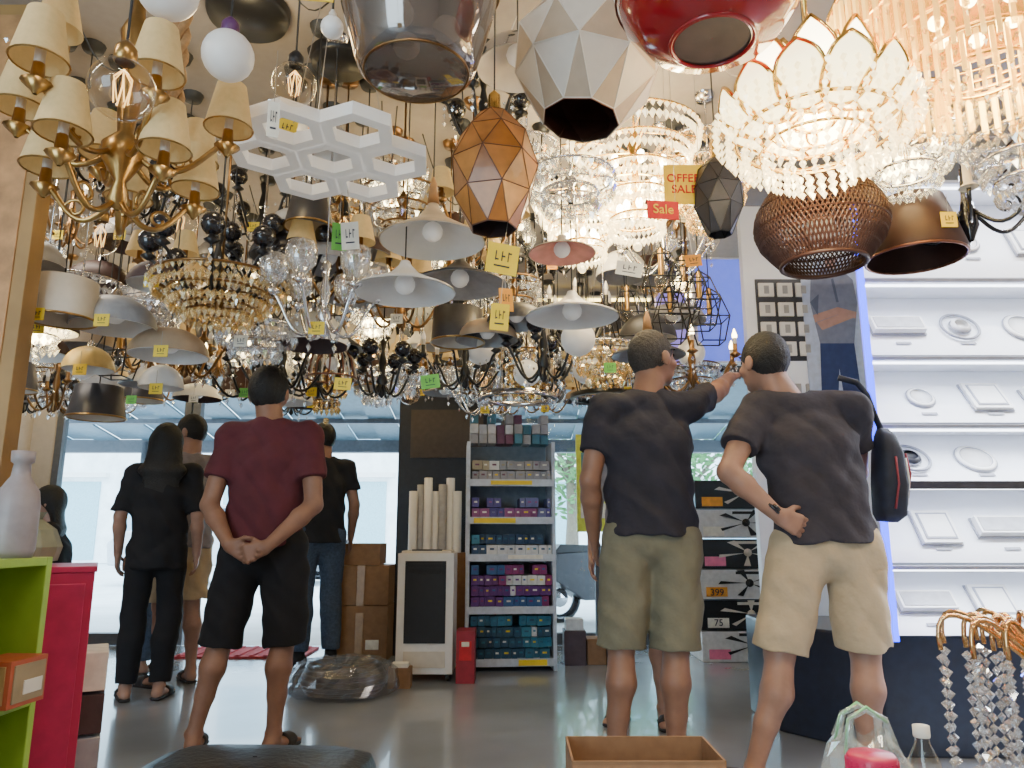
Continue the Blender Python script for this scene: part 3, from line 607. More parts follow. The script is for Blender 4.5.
# fan boxes
bw=M('carton_white',(.65,.65,.65),.6);card=M('cardboard',(.26,.14,.07),.8,noise=.1);cardd=M('cardboard_inside',(.11,.06,.035),.9)
pinkp=M('price_pink',(.8,.2,.35),.6)
b=B()
for k in range(6):
    z=.11+.225*k;b.box((0,0,z),(.66,.4,.215),bw if k%2==0 else black);c=black if k%2==0 else offw
    b.T=Matrix.Translation((.05,-.205,z+.01))@Matrix.Rotation(pi/2,4,'X')
    b.lathe([(.03,0),(.03,.008),(.001,.01)],c,n=12)
    for q in range(5):
        a=q*2*pi/5+.3*k;b.add([(.02*math.cos(a),.02*math.sin(a)*.6,.004),(.22*math.cos(a-.12),.1*math.sin(a-.12),.004),(.24*math.cos(a+.12),.1*math.sin(a+.12),.004)],[(0,1,2)],c)
    b.T=Matrix.Identity(4);b.box((-.2,-.203,z-.055),(.16,.006,.07),[pinkp,wtag,otag][k%3]);b.box((.1,-.203,z+.085),(.3,.004,.02),c)
fan=b.obj('ceiling_fan_carton_stack',(1.75,6.0,0))
for k,(z,t) in enumerate(((.5,'399'),(.28,'75')) ):text('price_lettering',t,(-.2,-.21,z),.07,ink,parent=fan)
# bulb rack
rackw=M('rack_white',(.55,.6,.68),.4)
b=B();W_,D_=.62,.36
for x in(-W_/2,W_/2):b.box((x,0,.8),(.025,D_,1.6),rackw)
b.box((0,D_/2,.8),(W_,.02,1.6),M('rack_back',(.2,.25,.3),.5))
zsh=[.07,.42,.78,1.04,1.31]
for z in zsh:b.box((0,-.01,z),(W_,D_,.025),rackw);b.box((0,-D_/2-.012,z-.01),(W_,.008,.05),rackw)
b.box((0,-D_/2-.02,1.3),(.3,.006,.03),yel);b.box((.15,-D_/2-.02,.06),(.2,.006,.04),yel);b.box((-.12,-D_/2-.02,1.03),(.3,.006,.035),yel);b.box((.1,-D_/2-.02,.775),(.25,.006,.03),wtag)
cols=[[(.02,.12,.2),(.03,.18,.27),(.015,.07,.13)],[(.25,.025,.14),(.12,.025,.18),(.03,.1,.26)],[(.02,.11,.19),(.04,.2,.29),(.015,.05,.12)],[(.09,.07,.26),(.15,.16,.34),(.28,.08,.22)],[(.3,.3,.33),(.15,.05,.1),(.35,.3,.2)]]
for i,z in enumerate(zsh):
    ms=[M('bulb_box_%d%d'%(i,q),c,.5) for q,c in enumerate(cols[i])]+[bw];top=(zsh[i+1] if i<4 else 1.56)-z-.05;nr=max(2,int(top/.075))
    for r in range(nr):
        x=-.285;cur=RN.randrange(3)
        while x<.27:
            wd=RN.choice([.04,.05,.055,.06,.075]);wd=min(wd,.292-x)
            if RN.random()<.3:cur=RN.randrange(3) if RN.random()<.85 else 3
            if r<nr-1 or RN.random()<.85:
                hh=.068*RN.uniform(.92,1.0);dy=RN.uniform(-.02,.02);b.box((x+wd/2,-.05+dy,z+.013+hh/2+r*.073),(wd-.003,.22,hh),ms[cur])
                b.box((x+wd/2,-.162+dy,z+.05+r*.073),(wd*.4,.004,.012),[wtag,ms[(cur+1)%3],ms[(cur+2)%3],yel][RN.randrange(4)])
            x+=wd
bx_=M('teal_box',(.05,.18,.26),.5)
for c in range(9):
    for r in range(1+RN.randrange(3)):b.box((-.27+.066*c,RN.uniform(-.03,.03),1.63+.075*r),(.058,.2,.07),[bw,bx_,greyl,ms[1],yel,ms[0]][RN.randrange(6)])
b.obj('bulb_box_rack',(-.02,5.6,0),(0,0,.08))
# air cooler
b=B();b.box((0,0,.43),(.37,.32,.76),white);b.box((0,-.162,.5),(.27,.01,.52),matb)
for k in range(9):b.box((0,-.168,.68+.008*k),(.22,.002,.002),dgrey)
b.box((0,-.165,.14),(.27,.008,.1),offw);b.box((0,0,.815),(.33,.28,.02),offw);b.box((0,-.1,.83),(.2,.05,.01),dgrey)
for x in(-.15,.15):
    for y in(-.12,.12):
        b.T=Matrix.Translation((x,y,.028))@Matrix.Rotation(pi/2,4,'Y');b.lathe([(.001,-.012),(.026,-.012),(.026,.012),(.001,.012)],black,n=12);b.T=Matrix.Identity(4)
b.obj('air_cooler',(-.57,5.2,0),bevel=.012)
b=B()
for k in range(7):
    b.lathe([(.032,.6),(.032,1.25+.05*(k%3)),(.022,1.25+.05*(k%3)),(.022,.7)],greyl if k%3==1 else white,(-.18+.055*k,.03*(k%2),0),n=12)
b.box((0,.02,.4),(.44,.14,.8),card);b.box((0,.02,.01),(.48,.16,.02),card);b.obj('rolled_tube_bundle',(-.56,5.62,0))
b=B();b.box((0,0,.2),(.42,.36,.4),card);b.box((.02,0,.55),(.38,.34,.29),card);b.box((-.02,.02,.78),(.3,.3,.16),card)
for z in(.2,.55):b.box((0,-.182,z),(.06,.004,.3),M('tape',(.34,.2,.09),.3))
b.box((.1,-.181,.12),(.1,.004,.07),wtag);b.obj('carton_stack',(-1.15,6.0,0),bevel=.006)
b=B();b.box((0,0,.16),(.12,.2,.32),M('red_box',(.35,.02,.04),.5));b.box((0,-.102,.2),(.08,.004,.12),rtag);b.box((0,-.104,.24),(.05,.004,.03),wtag);b.obj('red_product_box',(-.3,5.1,0),bevel=.004)
b=B();b.box((0,0,.12),(.16,.2,.24),M('darkbx',(.08,.05,.06),.5));b.box((.16,.02,.09),(.14,.18,.18),card);b.box((.3,0,.14),(.12,.2,.28),M('nb',(.05,.07,.14),.5));b.box((.0,0,.28),(.13,.15,.08),bw);b.obj('small_carton_pile',(.46,5.75,0),bevel=.004)
b=B()
wrapm=glassy('plastic_wrap',(.75,.77,.8),.2,.18,(.6,.6,.63),diff=.1)
for k in range(6):
    r=.25-.015*abs(k-2);b.ring((0,0,.025+.026*k),r,.018,dgrey if k%2 else black,26,7)
vs=[];fs=[];n=40;rows=[(.3,.0),(.33,.03),(.325,.08),(.31,.13),(.27,.175),(.2,.185),(.1,.15),(.001,.12)]
for j,(r,z) in enumerate(rows):
    for i in range(n):
        a=2*pi*i/n;q=r*(1+.03*math.sin(7*a+j*2)+.025*math.sin(13*a-j)+RN.uniform(-.015,.015));vs.append((q*math.cos(a),q*math.sin(a),max(.002,z+RN.uniform(-.008,.008))))
for j in range(len(rows)-1):
    for i in range(n):fs.append((j*n+i,j*n+(i+1)%n,(j+1)*n+(i+1)%n,(j+1)*n+i))
b.add(vs,fs,wrapm);b.obj('wrapped_hose_coil',(-1.02,4.75,0))
b=B();b.box((0,0,.06),(.14,.1,.12),card);b.box((0,0,.13),(.1,.08,.03),wtag);b.obj('parcel',(-.7,4.9,0))
b=B();ye=M('standee_yellow',(.7,.75,.08),.5);b.box((0,0,1.35),(.34,.02,.8),ye);b.box((0,-.012,1.45),(.26,.005,.3),M('standee_photo',(.1,.25,.3),.5));b.box((0,-.012,1.12),(.28,.005,.12),wtag);b.box((0,-.012,1.68),(.2,.005,.06),rtag)
b.box((0,.02,.5),(.04,.03,1.0),fr);b.box((0,.02,.01),(.3,.25,.02),fr);b.obj('standee_sign',(.7,6.2,0),(0,0,.2))
# ---------------------------------------------------------------- near left furniture
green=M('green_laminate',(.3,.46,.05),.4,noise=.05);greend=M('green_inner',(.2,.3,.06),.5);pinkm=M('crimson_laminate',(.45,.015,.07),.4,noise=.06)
b=B()
for y in(-.2,.2):b.box((0,y,.445),(.34,.022,.89),green)
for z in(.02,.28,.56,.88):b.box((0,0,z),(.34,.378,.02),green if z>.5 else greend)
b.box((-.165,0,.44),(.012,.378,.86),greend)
b.obj('green_shelf_unit',(-1.3,1.66,0),bevel=.002)
b=B();b.box((0,0,0),(.1,.12,.1),M('orange_pack',(.4,.08,.03),.5));b.box((.052,0,0),(.004,.1,.08),M('pack_photo',(.3,.22,.12),.5));b.box((.055,.01,-.01),(.003,.06,.03),offw);b.box((0,-.062,0),(.08,.004,.08),M('pack_photo2',(.35,.2,.08),.5));b.box((.01,-.065,-.02),(.05,.002,.02),offw);b.obj('picture_box',(-1.135,1.76,.622),(0,0,-.05),bevel=.003)
b=B();b.lathe([(.001,0),(.03,0),(.035,.03),(.03,.07),(.02,.09)],clear,n=20);b.obj('drinking_glass',(-1.2,1.7,.29))
b=B();b.box((0,0,.42),(.34,.3,.84),pinkm);b.box((0,0,.848),(.35,.31,.016),pinkm);b.box((0,-.152,.42),(.3,.004,.78),M('pink_front',(.45,.015,.08),.45));b.obj('crimson_cabinet',(-1.385,2.18,0),(0,0,.5),bevel=.005)
b=B()
for k in range(5):b.box((0,0,.06+.12*k),(.08,.2,.11),[offw,card,greyl,dmesh,wtag][k])
b.obj('small_box_column',(-1.3,2.42,0),(0,0,.5),bevel=.003)
vm=M('grey_ceramic',(.28,.24,.25),.4)
b=B();b.lathe([(.001,0),(.043,0),(.048,.02),(.048,.12),(.043,.155),(.021,.19),(.018,.22),(.025,.225),(.026,.25),(.001,.252)],vm,n=26);b.obj('bottle_vase',(-1.175,1.78,.89))
b=B();gl=M('olive_bag',(.2,.2,.13),.6);b.lathe([(.001,0),(.09,.01),(.1,.05),(.08,.1),(.04,.13),(.05,.15)],gl,n=12,smooth=False);b.obj('cloth_bag',(-1.42,2.2,.857))
b=B();wy=M('yellow_wood',(.34,.2,.07),.5,noise=.2,ns=6);b.box((0,0,1.5),(.3,.08,3.0),wy);b.box((0,-.043,1.5),(.2,.006,2.9),wood);b.obj('wood_post',(-1.93,2.62,0),bevel=.006)
b=B()
for z in(.02,.5,.95,1.4):b.box((0,0,z),(.4,2.4,.03),wood)
for y in(-1.2,0,1.2):b.box((0,y,.72),(.4,.03,1.44),wood)
for k in range(40):
    z=[.035,.515,.965,1.415][k%4];y=-1.1+.055*k;hh=RN.uniform(.1,.28);b.box((0,y,z+hh/2),(.2,.045,hh),[card,bw,dgrey,rtag,greyl,yel][RN.randrange(6)])
b.obj('stocked_shelf',(-3.95,4.0,0))
b=B();b.lathe([(.22,.7),(.23,.71),(.22,.725),(.001,.726)],wood,n=26);b.lathe([(.02,.7),(.02,.03),(.15,.0)],black,n=14);b.lathe([(.001,.726),(.06,.726),(.07,.8),(.04,.9),(.02,.93)],dmesh,(.03,0,0),n=16);b.obj('round_display_table',(-2.55,3.9,0))
# ---------------------------------------------------------------- foreground
b=B();w_,d_,h_=.4,.24,.36;t=.006
for y in(-d_/2,d_/2):b.box((0,y,h_/2),(w_,t,h_),card)
for x in(-w_/2,w_/2):b.box((x,0,h_/2),(t,d_,h_),card)
b.box((0,0,.005),(w_,d_,.008),card);b.box((0,0,h_*.55),(w_-.02,d_-.02,.01),cardd)
b.add([(-w_/2,-d_/2,h_),(w_/2,-d_/2,h_),(w_/2,-d_/2-.03,h_-.1),(-w_/2,-d_/2-.03,h_-.1)],[(0,1,2,3)],card)
b.obj('cardboard_box',(.36,2.22,0))
lea=M('black_leather',(.012,.012,.014),.4,bump=.3,ns=60)
b=B();n=28
def rr(L,Wd,e=.35):return [(L*math.copysign(abs(math.cos(2*pi*i/n))**e,math.cos(2*pi*i/n)),Wd*math.copysign(abs(math.sin(2*pi*i/n))**e,math.sin(2*pi*i/n))) for i in range(n)]
vs=[];fs=[];rows=[(.93,.26),(1,.29),(1,.345),(.96,.37),(.8,.385),(.4,.392),(.02,.393)]
for k,z in rows:
    for x,y in rr(.29*k,.17*k):vs.append((x,y,z))
for j in range(len(rows)-1):
    for i in range(n):fs.append((j*n+i,j*n+(i+1)%n,(j+1)*n+(i+1)%n,(j+1)*n+i))
b.add(vs,fs,lea,True)
for x in(-.22,.22):
    for y in(-.12,.12):b.lathe([(.015,0),(.02,.27)],black,(x,y,0),n=10,cap=True)
b.obj('padded_bench',(-.65,2.02,0),(0,0,-.05))
b=B();tb=M('table_dark',(.1,.08,.07),.4);b.box((0,0,.345),(1.1,.55,.03),tb)
for x in(-.5,.5):
    for y in(-.23,.23):b.box((x,y,.165),(.04,.04,.33),tb)
b.obj('low_table',(1.05,1.62,0),bevel=.004)
pb=glassy('plastic_bag_film',(.93,.96,.95),.14,.12,(.9,.95,.95),diff=.18);pg=M('bag_green',(.2,.6,.25),.4)
b=B();vs=[];fs=[];n=40;rows=[(.001,0),(.08,.0),(.09,.03),(.092,.06),(.085,.1),(.07,.13),(.05,.15)]
for j,(r,z) in enumerate(rows):
    for i in range(n):
        a=2*pi*i/n;q=r*(1+.1*math.sin(5*a+j)+.08*math.sin(9*a+2*j)+RN.uniform(-.04,.04));vs.append((q*math.cos(a),q*math.sin(a),z+.012*math.sin(4*a)*(j>1)))
for j in range(len(rows)-1):
    for i in range(n):fs.append((j*n+i,j*n+(i+1)%n,(j+1)*n+(i+1)%n,(j+1)*n+i))
b.add(vs,fs,pb)
for k in range(3):b.sph((-.03+.035*k,.01*k,.045),.03,[wtag,offw,otag][k],12)
for sg in(-1,1):
    b.tube([(-.05,sg*.03,.14),(-.035,sg*.02,.19),(0,sg*.02,.205),(.04,sg*.02,.185),(.05,sg*.03,.13)],[.012,.008,.006,.008,.012],pb,6);b.tube([(-.058,sg*.03,.11),(-.042,sg*.02,.185),(0,sg*.022,.212),(.045,sg*.02,.18)],.0035,pg,5)
b.obj('plastic_carrier_bag',(.78,1.76,.36))
b=B();pk=M('pink_cap',(.6,.02,.1),.35);b.lathe([(.001,0),(.04,0),(.042,.03),(.042,.11),(.036,.14)],clear,n=22);b.lathe([(.043,.13),(.045,.135),(.045,.175),(.04,.182),(.001,.184)],pk,n=22)
for k in range(22):
    a=2*pi*k/22;b.box((.0455*math.cos(a),.0455*math.sin(a),.155),(.003,.003,.035),pk,a)
b.obj('pink_lid_jar',(.675,1.5,.36))
b=B();b.lathe([(.001,0),(.032,0),(.034,.02),(.03,.06),(.034,.1),(.03,.14),(.014,.175),(.013,.19)],clear,n=22);b.lathe([(.015,.185),(.016,.187),(.016,.207),(.001,.209)],wtag,n=16);b.lathe([(.0345,.05),(.0345,.1)],M('lbl',(.1,.3,.55),.4),n=20);b.lathe([(.001,.002),(.031,.003),(.033,.02),(.029,.06),(.033,.1),(.001,.101)],glassy('water',(.9,.96,1),.08,.02),n=20);b.obj('water_bottle',(.825,1.6,.36))
b=B();b.lathe([(.08,0),(.085,.01),(.03,.03),(.012,.06),(.012,.36),(.03,.38),(.012,.4)],gold,n=20)
rg=M('rose_gold',(.78,.46,.2),.18,1)
for k in range(33):
    a=2*pi*k/33;ca,sa=math.cos(a),math.sin(a);Rr=(.2,.15,.1)[k%3];pts=[]
    for i in range(12):
        t=i/11;pts.append((ca*Rr*math.sin(t*pi*.55)*1.0,sa*Rr*math.sin(t*pi*.55),.3+.14*math.sin(t*pi*.8)-.03*t))
    b.tube(pts,.005,rg,6);e=pts[-1]
    for j in range(12):b.drop((e[0],e[1],e[2]-.015-j*.022),.008 if j%2 else .011,.022,crys)
b.obj('crystal_table_lamp',(1.07,1.54,.36))
# ---------------------------------------------------------------- hero lamps
loc=(-1.04,1.82,2.0);b=B()
b.lathe([(.005,-.22),(.03,-.2),(.015,-.14),(.05,-.08),(.055,-.04),(.02,0),(.03,.1),(.02,.2),(.04,.3),(.018,.36),(.014,.5)],brass,n=20)
def shade(b,x,y,z,r=.064,h=.13):
    b.lathe([(r,z-h/2),(r*.62,z+h/2)],fabric,(x,y,0),n=26);b.ring((x,y,z-h/2),r,.003,brass,24,4);b.lathe([(.008,z-h/2-.03),(.012,z-h/2),(.012,z)],offw,(x,y,0),n=8)
for ti,(n_,Rr,zz,ph) in enumerate(((6,.26,.07,.2),(5,.19,-.08,.7))):
    for k in range(n_):
        a=2*pi*k/n_+ph;ca,sa=math.cos(a),math.sin(a)
        pts=[(ca*Rr*t,sa*Rr*t,zz-.1-.08*math.sin(pi*min(1,t*1.1))+.02*t) for t in [i/12 for i in range(13)]]
        b.tube(pts,.008,brass,7);e=pts[-1]
        b.lathe([(.005,-.03),(.012,-.02),(.035,0),(.016,.01),(.013,.05)],brass,(e[0],e[1],e[2]),n=12)
        b.tube([(ca*(Rr*.55+.03*math.cos(q)*(1-q/9)),sa*(Rr*.55+.03*math.cos(q)*(1-q/9)),zz-.14+.03*math.sin(q)*(1-q/9)) for q in [i*.5 for i in range(14)]],.005,brass,5)
        shade(b,e[0],e[1],e[2]+.12)
cord(b,loc,.45,brass,.007,brass,.07);b.obj('shaded_brass_chandelier',loc)
arm_lamp('shaded_brass_chandelier',(-1.5,1.75,2.25),.5,.45,brass,6,'shade')
b=B();loc=(-.98,1.95,2.35)
for q in range(3):b.tube([(.014*math.cos(t*.9+q*2.1),.014*math.sin(t*.9+q*2.1),-.25+.03*t) for t in range(30)],.013,M('rope%d'%q,(.4,.24,.11),.8,noise=.2,ns=80),6)
b.obj('rope_pendant_cord',loc)
globe_lamp('globe_bulb_pendant',(-.80,1.37,1.84),.13,clear,brass,True)
globe_lamp('globe_bulb_pendant',(-.62,1.9,2.2),.125,clear,black,True)
globe_lamp('frosted_bulb_pendant',(-.73,1.7,2.15),.13,bulb0,purple)
globe_lamp('frosted_bulb_pendant',(-.86,1.62,2.28),.15,bulb0,purple)
globe_lamp('frosted_bulb_pendant',(-.48,1.75,2.27),.06,bulb0,offw)
for (x,y,r) in ((-1.05,2.6,.16),(-.45,2.6,.14),(-.75,2.9,.13)):
    b=B();b.lathe([(.001,-.05),(r*.95,-.05),(r,-.03),(r,0)],black,n=36);b.ring((0,0,-.045),r*.7,.006,chrome,36,5);b.obj('round_ceiling_canopy',(x,y,CEIL-.001))
b=B();loc=(-.585,2.2,2.14);Rh=.12;cs_=[(0,0)]+[(Rh*1.732*.97*math.cos(pi/3*k),Rh*1.732*.97*math.sin(pi/3*k)) for k in range(6)]
for cx,cy in cs_:
    vs=[]
    for r in(Rh,Rh*.64):
        for z in(-.02,.02):
            for k in range(6):
                a=pi/6+k*pi/3;vs.append((cx+r*math.cos(a),cy+r*math.sin(a),z))
    fs=[]
    for k in range(6):
        j=(k+1)%6;fs+=[(k,j,6+j,6+k),(12+k,18+k,18+j,12+j),(k,12+k,12+j,j),(6+k,6+j,18+j,18+k)]
    b.add(vs,fs,honeyw)
for k in range(3):
    a=k*2*pi/3;b.tube([(.18*math.cos(a),.18*math.sin(a),.02),(.02*math.cos(a),.02*math.sin(a),CEIL-loc[2]-.01)],.0015,wirem,4)
b.lathe([(.001,CEIL-loc[2]-.04),(.06,CEIL-loc[2]-.035),(.065,CEIL-loc[2]-.001)],white,n=20);b.obj('honeycomb_pendant_lamp',loc,(0,0,.1))
b=B();loc=(-.23,1.6,2.15)
b.lathe([(.001,-.12),(.12,-.12),(.14,-.105),(.15,-.08),(.185,.05),(.2,.12),(.195,.125)],smoke,n=44);b.lathe([(.001,-.112),(.115,-.112),(.142,-.075),(.178,.05),(.192,.12)],smoke,n=44)
b.ring((0,0,.12),.2,.006,dbrass,40,6);b.ring((0,0,-.118),.125,.003,dbrass,36,5);b.lathe([(.001,.14),(.2,.14),(.2,.125)],chrome,n=30)
for k in range(3):
    a=k*2*pi/3;b.sph((.07*math.cos(a),.07*math.sin(a),.0),.034,bulb0,14);b.lathe([(.015,.04),(.015,.14)],chrome,(.07*math.cos(a),.07*math.sin(a),0),n=10)
cord(b,loc,.14,chrome,.012,chrome,.09);b.box((.02,-.19,.0),(.03,.002,.03),yel);b.obj('smoked_glass_pendant_lamp',loc)
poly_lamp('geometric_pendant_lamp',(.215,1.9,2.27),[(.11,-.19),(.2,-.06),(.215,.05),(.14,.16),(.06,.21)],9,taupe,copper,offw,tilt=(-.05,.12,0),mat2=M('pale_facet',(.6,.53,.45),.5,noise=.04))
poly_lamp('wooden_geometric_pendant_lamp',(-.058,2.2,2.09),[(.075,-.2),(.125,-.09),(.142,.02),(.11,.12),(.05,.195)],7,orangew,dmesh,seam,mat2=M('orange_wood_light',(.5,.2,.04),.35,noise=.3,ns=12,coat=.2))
poly_lamp('dark_geometric_pendant_lamp',(.777,2.6,2.19),[(.045,-.15),(.09,-.05),(.098,.03),(.07,.11),(.03,.15)],7,dgrey,dgrey,black)
b=B();loc=(.45,1.48,2.15)
shell(b,[(.09,-.12),(.15,-.1),(.2,-.03),(.21,.03),(.19,.09),(.12,.14),(.03,.16)],redm,redm,44,.006);b.lathe([(.001,-.112),(.09,-.118)],dmesh,n=30);b.ring((0,0,-.12),.092,.005,redm,34,6);b.ring((0,0,.0),.212,.003,copper,40,5)
cord(b,loc,.16);b.obj('red_bowl_pendant_lamp',loc)
b=B();loc=(.785,1.75,2.02)
def petalf(b,a,r0,r1,z0,z1,wd,curve,fill=petal,N=12):
    ca,sa=math.cos(a),math.sin(a);L=[];Rg=[];Cn=[]
    for i in range(N+1):
        t=i/N;r=r0+(r1-r0)*(math.sin(t*pi/2) if curve>0 else t);z=z0+(z1-z0)*t**(1.3 if curve>0 else 1)
        if curve>0 and t>.7:r-=(t-.7)*.08
        wv=wd*(math.sin(pi*min(1,t**.85))**.6)+.001
        if t>.75:wv*=1-((t-.75)/.25)**2*.5
        if i==N:wv=.0005
        for lst,s_ in((L,-1),(Rg,1)):lst.append((ca*(r-.25*wv)-sa*s_*wv,sa*(r-.25*wv)+ca*s_*wv,z))
        Cn.append((ca*r,sa*r,z))
    vs=L+Cn+Rg;n1=N+1;fs=[]
    for i in range(N):fs+=[(i,i+1,n1+i+1,n1+i),(n1+i,n1+i+1,2*n1+i+1,2*n1+i)]
    b.add(vs,fs,fill,True);b.tube(L+Rg[::-1],.006,gold,5)
for k in range(6):petalf(b,2*pi*k/6+.26,.05,.1,-.03,.2,.055,1,petal2)
for k in range(9):petalf(b,2*pi*(k+.25)/9,.1,.185,-.05,.17,.062,1)
for k in range(12):petalf(b,2*pi*k/12,.13,.255,-.06,.07,.058,1,petal2)
b.ring((0,0,-.06),.2,.006,gold,36,6);b.ring((0,0,-.1),.14,.005,gold,30,6)
for (r,z,n_) in((.25,.0,48),(.22,-.04,44),(.18,-.08,38),(.13,-.11,28),(.08,-.14,18)):
    for i in range(n_):
        a=2*pi*i/n_
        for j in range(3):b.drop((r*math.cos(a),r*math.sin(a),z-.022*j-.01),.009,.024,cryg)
for k in range(6):b.sph((.08*math.cos(k),.08*math.sin(k),.02),.02,bulbW,10)
cord(b,loc,.0,gold,.008,gold,.1);b.obj('lotus_crystal_lamp',loc)
b=B();loc=(1.22,1.72,2.22)
for r,z,l in((.36,.1,.13),(.3,.03,.12),(.24,-.03,.11),(.18,-.08,.1),(.11,-.12,.09)):
    n_=int(2*pi*r/.03);b.ring((0,0,z+.01),r,.006,gold,36,6)
    for i in range(n_):
        a=2*pi*i/n_;b.box((r*math.cos(a),r*math.sin(a),z-l/2+RN.uniform(-.012,.012)),(.011,.009,l),amberm,a+pi/2)
        b.drop((r*math.cos(a),r*math.sin(a),z-l-.02),.007,.02,cryw)
for k in range(6):b.sph((.1*math.cos(k),.1*math.sin(k),.05),.02,bulbE,10)
b.lathe([(.001,.16),(.3,.16),(.33,.12)],gold,n=36);cord(b,loc,.15,gold,.01,gold,.12);b.obj('amber_bar_chandelier',loc)
chandelier('crystal_chandelier',(1.22,2.12,2.1),.42,.24,chrome,crys,4,1,sp=.02,cs=.01)
chandelier('crystal_chandelier',(1.5,2.0,2.02),.36,.26,chrome,crys,4,0,sp=.022,cs=.01)
b=B();loc=(.932,2.1,1.85)
prof=[(.12,-.115),(.175,-.05),(.193,0),(.185,.05),(.155,.1),(.14,.115)]
def pr(t):
    t*=len(prof)-1;i=min(int(t),len(prof)-2);q=t-i;return prof[i][0]*(1-q)+prof[i+1][0]*q,prof[i][1]*(1-q)+prof[i+1][1]*q
for s_ in(-1,1):
    for k in range(88):
        a0=2*pi*k/88;b.tube([(pr(t)[0]*math.cos(a0+s_*t*.7),pr(t)[0]*math.sin(a0+s_*t*.7),pr(t)[1]) for t in [i/9 for i in range(10)]],.003,rattan,4)
for q in range(9):
    r,z=pr(q/8);b.ring((0,0,z),r,.0028,rattan,40,4)
b.ring((0,0,-.115),.12,.007,rattan);b.ring((0,0,.115),.14,.006,rattan)
b.lathe([(.001,.118),(.14,.118)],rattan,n=30);b.sph((0,0,0),.045,bulb0,14);cord(b,loc,.11);addtag(b,(.05,-.2,.1),.05,.07,wtag,.08);b.obj('woven_mesh_pendant_lamp',loc)
b=B();loc=(1.325,2.3,1.93);shell(b,[(.15,-.1),(.155,-.09),(.125,.02),(.1,.1),(.03,.12)],brownm,brownm,32,.005);b.ring((0,0,-.1),.15,.005,copper);cord(b,loc,.1);addtag(b,(.03,-.15,-.03),.05,.05,yel,.06);b.obj('brown_drum_pendant_lamp',loc)
b=B();loc=(1.48,2.25,1.97)
for k in range(6):
    a=k*pi/3;ca,sa=math.cos(a),math.sin(a)
    b.tube([(ca*(.02+.02*i),sa*(.02+.02*i),-.07*math.sin(i/9*pi)) for i in range(10)],.007,blackg,6)
    b.tube([(ca*(.13+.05*(1-q/9)*math.cos(q)),sa*(.13+.05*(1-q/9)*math.cos(q)),.03+.05*(1-q/9)*math.sin(q)) for q in [i*.45 for i in range(18)]],.005,blackg,6)
    b.lathe([(.03,0),(.012,.015),(.012,.08)],offw,(ca*.2,sa*.2,0),n=10)
b.lathe([(.01,-.1),(.03,-.05),(.015,.05),(.01,.15)],blackg,n=12);cord(b,loc,.12,blackg,.005);b.obj('wrought_iron_chandelier',loc)
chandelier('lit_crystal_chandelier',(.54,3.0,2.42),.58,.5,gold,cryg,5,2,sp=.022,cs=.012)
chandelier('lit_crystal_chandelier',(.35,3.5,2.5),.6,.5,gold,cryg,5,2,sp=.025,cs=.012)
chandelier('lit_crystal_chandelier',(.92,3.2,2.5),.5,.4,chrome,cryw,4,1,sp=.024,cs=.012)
cone_lamp('cone_pendant_lamp',(-.308,2.7,2.16),.41,.22,M('cream_enamel',(.6,.49,.36),.3),white,wood)
cone_lamp('cone_pendant_lamp',(-.41,2.7,1.93),.39,.17,white,white)
cone_lamp('cone_pendant_lamp',(-.222,3.0,2.06),.41,.17,dgrey,greyl)
cone_lamp('cone_pendant_lamp',(.245,2.9,1.88),.38,.15,white,white)
cone_lamp('cone_pendant_lamp',(.193,2.7,2.05),.26,.1,offw,M('pink_inner',(.6,.25,.22),.5))
dome_lamp('chrome_dome_pendant_lamp',(.02,2.4,2.66),.3,.14,chrome,offw)
for k,(x,y,z,d,m_) in enumerate([(-.9,3.0,2.27,.32,greyl),(-.98,3.0,2.16,.28,dgrey),(-.8,3.05,2.14,.3,greyl),(-.88,3.3,2.3,.36,greyl),(-.66,3.1,2.2,.26,dmesh),(-.75,3.4,2.1,.3,white),(.02,3.3,1.95,.28,dgrey),(-.12,3.4,1.9,.3,taupe)]):
    dome_lamp('dome_pendant_lamp',(x,y,z),d,.12,m_,inner=greyl)
arm_lamp('black_ball_chandelier',(-1.176,2.8,1.98),.5,.3,black,8,'ball')
chandelier('crystal_chandelier',(-1.176,2.85,1.86),.52,.16,dbrass,cryw,3,0,sp=.025,cs=.012)
arm_lamp('black_ball_chandelier',(-1.0,3.1,2.1),.5,.35,black,7,'ball')
for (x,y,z,d,h_,m_,ty) in [(-1.674,3.0,1.87,.34,.16,greyl,0),(-1.526,3.2,1.79,.34,.15,taupe,0),(-1.643,3.4,1.675,.2,.13,white,0),(-1.988,3.5,1.56,.26,.15,dgrey,1),(-1.935,3.3,1.74,.22,.13,M('yellow_glass',(.6,.45,.18),.3),0),(-2.01,3.1,1.88,.24,.16,dmesh,0),(-1.45,2.9,2.0,.25,.12,dmesh,0),(-1.9,2.8,2.05,.22,.12,greyl,0)]:
    (dome_lamp if ty==0 else drum_lamp)('dome_pendant_lamp' if ty==0 else 'tapered_pendant_lamp',(x,y,z),d,h_,m_,tag=None if ty else yel)
b=B();loc=(-.947,3.8,1.84)
for k in range(22):
    a=2*pi*k/22;b.tube([(.13*math.cos(a),.13*math.sin(a),-.1),(.11*math.cos(a),.11*math.sin(a),0),(.05*math.cos(a),.05*math.sin(a),.08)],.005,copper if k%2 else offw,5)
b.ring((0,0,-.1),.13,.005,copper);b.ring((0,0,.08),.05,.005,copper);b.sph((0,0,-.02),.035,bulb0);cord(b,loc,.08);b.obj('ribbed_bell_pendant_lamp',loc)
